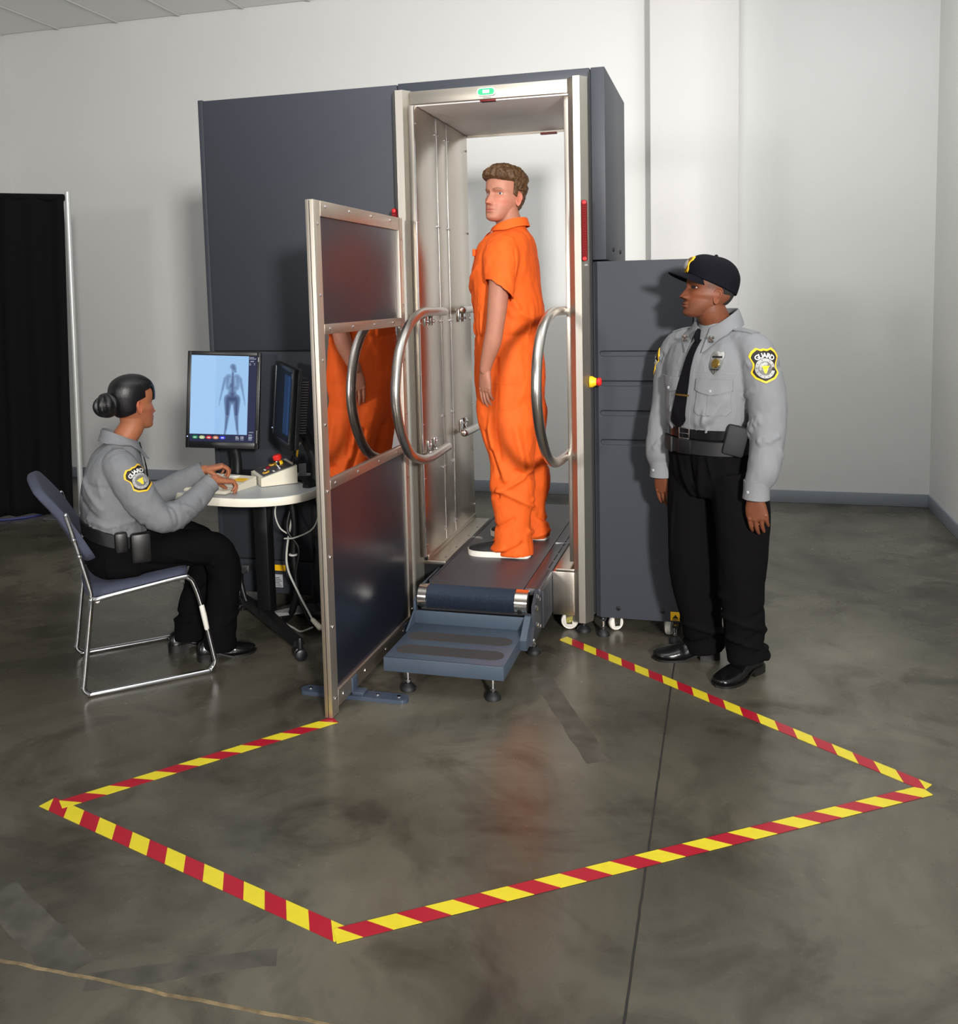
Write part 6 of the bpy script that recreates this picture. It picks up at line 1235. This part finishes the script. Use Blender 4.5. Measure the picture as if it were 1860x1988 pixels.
BEIGE = mat('beige_plastic', (214, 208, 190), .5); KEYC = mat('key_cream', (222, 220, 210), .45)
def build_keyboard():
    c = A3((-1.035, -.395, ZT)); ex = unit((.376, -.062, 0)); ey = A3((-ex[1], ex[0], 0)); R = np.column_stack([ex, ey, A3((0,0,1))]); W_ = .40
    t = thing('keyboard', 'beige keyboard under the operator hands with a yellow labelled end', 'keyboard', c)
    part('case', xf(prism([(-W_/2, -.085, .001), (-W_/2, .085, .001), (-W_/2, .085, .045), (-W_/2, .03, .036), (-W_/2, -.085, .020)], (W_, 0, 0)), R, c), BEIGE, t, smooth=False)
    part('wrist_rest', xf(bx(-W_/2, W_/2, -.135, -.086, .001, .020, .008), R, c), BEIGE, t)
    key = new_mesh('key', ringloft([np.array([(-.0085, -.0085, 0), (.0085, -.0085, 0), (.0085, .0085, 0), (-.0085, .0085, 0)]), np.array([(-.0065, -.006, .008), (.0065, -.006, .008), (.0065, .007, .008), (-.0065, .007, .008)])]), KEYC, smooth=False)
    for r in range(5):
        for k in range(15): 
            y = -.068 + r*.0195; z = .0205 + (y+.085)*.0155/.115; stamp('key', key, c + R @ A3((-.183 + k*.0195 + r*.003, y, z)), t, R)
    part('yellow_label', xf(bx(.128, .188, .0, .07, .0375, .0395), R, c), WARN, t)
    part('white_key_block', xf(bx(.06, .115, .045, .075, .040, .047, .002), R, c), KEYC, t)
build_keyboard()
def build_control_box():
    c = A3((-.785, -.245, ZT)); ex = unit((.667, -.745, 0)); ey = A3((-ex[1], ex[0], 0)); R = np.column_stack([ex, ey, A3((0,0,1))])
    t = thing('control_box', 'beige sloped control box with red stop knob and key on yellow tag', 'control panel', c); P = lambda m: xf(m, R, c)
    part('case', P(prism([(-.105, -.085, .003), (-.105, .085, .003), (-.105, .085, .088), (-.105, -.085, .042)], (.21, 0, 0))), BEIGE, t, smooth=False)
    sl = math.atan2(.046, .17); Rs = _rx(sl); top = lambda a, b, h: (lambda a, b: A3((a, b*math.cos(sl), .065 + b*math.sin(sl))) + A3((0, -math.sin(sl), math.cos(sl)))*h)(a*1.25, b*.8); nrm = A3((0, -math.sin(sl), math.cos(sl)))
    part('face_plate', P(box(top(0, 0, .001), (.184, .146, .004), .001, R=Rs)), mat('panel_grey', (66, 66, 68), .5), t)
    es_ = part('stop_collar', P(lathe([(.020, 0), (.019, .012), (.014, .016)], top(-.02, .045, .003), nrm, 18)), YELLOW, t)
    part('stop_knob', P(lathe([(.011, .012), (.012, .020), (.021, .026), (.022, .042), (.016, .048)], top(-.02, .045, .003), nrm, 18)), RED, es_)
    for a, b in ((-.052, .015), (.030, -.058)): 
        rg = part('ring_bezel', P(lathe([(.017, 0), (.017, .004), (.012, .005), (.012, .003)], top(a, b, .003), nrm, 18)), mat('ring_yellow', (222, 170, 50), .4), t); part('push_button', P(lathe([(.011, 0), (.011, .004), (.008, .006)], top(a, b, .003), nrm, 16)), mat('button_brown', (84, 52, 30), .4), rg)
    part('indicator', P(lathe([(.012, 0), (.012, .004), (.008, .007)], top(-.025, -.025, .003), nrm, 16)), mat('maroon_lens', (130, 20, 40), .25), t)
    kk = part('key_switch', P(lathe([(.014, 0), (.014, .006), (.010, .008)], top(.045, .02, .003), nrm, 16)), CHROME, t)
    part('key', P(J(box(top(.045, .02, .024), (.004, .016, .034), .001, R=Rs))), CHROME, kk)
    part('white_label', P(box(top(-.015, -.048, .0035), (.03, .008, .001), R=Rs)), PWHT, t); part('white_label', P(box(top(.052, -.02, .0035), (.03, .008, .001), R=Rs)), PWHT, t)
    part('antenna_stalk', P(tube([(.085, .075, .086), (.06, .085, .13), (.05, .085, .150)], .0045, 8, per=4)), BLACKP, t)
    st_ = part('tag_stick', P(tube([(.05, .085, .150), (.075, .095, .168), (.105, .105, .192)], [.005, .006, .006], 10, per=3, round_ends=True)), mat('pale_grip', (196, 192, 184), .4), t)
    part('yellow_tag', P(box((.082, .096, .146), (.018, .004, .050), .001, R=np.array([[.88, 0, .47], [0, 1, 0], [-.47, 0, .88]]))), WARN, st_)
    part('cable_gland', P(tube([(-.03, .085, .07), (-.05, .11, .11), (-.07, .13, .15)], .006, 8, per=4)), BLACKP, t)
build_control_box()
solo('mouse_pad', bx(-1.19, -1.06, -.28, -.19, ZT+.0005, ZT+.006, .002), BLACKP, 'flat black pad on desk beneath the operator\'s far hand', 'pad')
t_ = solo('card_stand', grid_sheet(np.array([[(-.70+a*.03, -.155+a*.02, ZT+.002 + b) for a in (0, 1)] for b in (0, .07)]), .002, (.5, -.8, 0)), mat('clear_acrylic', (190, 194, 196), .1, 0, .6), 'small clear upright card stand behind the control box', 'stand')
GREYC = mat('grey_cable', (186, 186, 178), .5); BLKC = mat('black_cable', (16, 16, 17), .45)
def cable(label, pts, r, m, cat='cable'): return solo('cable', tube(pts, r, 8, per=8, round_ends=True), m, label, cat, group='cables hanging under the desk', angle=180)
z0 = ZT-.04
cable('pale cable looping widely below right side of the desk', [(-.53, -.33, z0), (-.515, -.34, .60), (-.56, -.32, .52), (-.66, -.30, .47), (-.72, -.29, .46)], .004, GREYC)
cable('pale power cord dangling lowest below desk with a beige plug', [(-.70, -.22, .60), (-.735, -.24, .40), (-.73, -.25, .30), (-.68, -.26, .20), (-.62, -.27, .10), (-.595, -.275, .062)], .0055, GREYC)
cable('thin pale cord looping left under the middle of the desk', [(-.76, -.20, z0), (-.80, -.22, .58), (-.77, -.24, .50), (-.71, -.24, .46)], .004, GREYC)
cable('black cable bundle hanging straight down in the centre under the desk', [(-.72, -.22, z0), (-.70, -.22, .52), (-.71, -.22, .36), (-.70, -.22, .20), (-.74, -.20, .08), (-.80, -.16, .012)], .017, BLKC)
cable('second black cable twisting round the hanging bundle', [(-.69, -.20, z0), (-.73, -.24, .50), (-.67, -.245, .40), (-.69, -.25, .26), (-.66, -.25, .12), (-.60, -.22, .012), (-.50, -.10, .010)], .008, BLKC)
cable('pale cord lying on the floor beneath the desk', [(-.60, -.28, .03), (-.66, -.28, .0075), (-.72, -.24, .0065), (-.78, -.20, .0065)], .0045, GREYC)
cable('black cable from the scanner plinth socket to the floor', [(-1.085, -.075, .2), (-1.06, -.12, .17), (-1.03, -.13, .08), (-.98, -.12, .012), (-.88, -.10, .010)], .012, BLKC)
pg = thing('power_plug', 'beige plug with bare metal prongs at the end of the pale cord', 'plug', (-.58, -.28, .03)); pdv = unit((.45, -.1, -.35))
part('plug_body', tube([A3((-.598, -.274, .066)), A3((-.598, -.274, .066)) + pdv*.05], [.011, .014], 12, round_ends=True), BEIGE, pg)
for k in (-.006, .006): part('prong', cyl(A3((-.598, -.274+k, .066)) + pdv*.055, A3((-.598, -.274+k, .066)) + pdv*.082, .0028, 8), CHROME, pg)
solo('cable_tie', lathe([(.021, -.004), (.023, 0), (.021, .004)], (-.71, -.225, .365), n=14), PWHT, 'white cable tie around the hanging black bundle', 'cable tie')
pw = solo('power_strip', bx(-.78, -.50, -.09, -.03, .0, .042, .006), BLACKP, 'black power strip on the floor under the desk', 'power strip')

# ------------------------------------------------------------------ black drape and its stand
def build_drape():
    P0, dr = A3((-3.40, 1.605, 0)), unit((-.49, -.245, 0)); nn = A3((dr[1], -dr[0], 0)); nn = nn if nn[1] < 0 else -nn
    st_ = thing('drape_stand', 'white pipe upright and crossbar holding the black drape', 'stand', P0)
    part('upright', tube([(*(P0[:2]), .01), (*(P0[:2] + A3((.05, .0, 0))[:2]), 2.40)], .020, 16), mat('white_pipe', (206, 208, 206), .35, .4), st_)
    part('base_plate', box(P0 + A3((0,0,.006)), (.38, .38, .012), .004), mat('plate_grey', (120, 122, 124), .4, .6), st_)
    part('crossbar', cyl(P0 + A3((.045, 0, 2.355)), P0 + dr*2.6 + A3((.0, 0, 2.40)), .016, 12), mat('white_pipe', (206, 208, 206), .35, .4), st_)
    rows = []
    for k in np.linspace(0, 1, 40):
        row = []
        for a in np.linspace(0, 1, 150):
            s = a*2.5 + .02 + .07*(1-k)**1.5*0; z = .03 + (2.365+.045*a - .03)*k; w_ = math.sin(a*95 + .6*math.sin(a*31))*(.012 + .020*(1-k)**.6) + .008*math.sin(a*41+k*3)
            if k > .965: w_ += .012*math.sin((k-.965)/.035*PI)
            lean = .052*k; row.append(P0 + A3((lean*.9, 0, 0)) + dr*(s + .035*(1-k)*(1-a)) + nn*(w_+.012) + A3((0,0,z)))
        rows.append(row)
    solo('black_drape', grid_sheet(np.array(rows), .003, -nn), mat('black_velour', (15, 15, 17), .95, 0, .15, sheen=.0), 'tall black drape hanging at the left edge of the room', 'curtain', angle=180)
    part('header_sleeve', tube([P0 + A3((.045, 0, 2.36)) + dr*.03, P0 + dr*2.5 + A3((.0, 0, 2.40))], .026, 14, round_ends=True), mat('black_velour', (15, 15, 17), .95), bpy.data.objects['black_drape'])
build_drape()
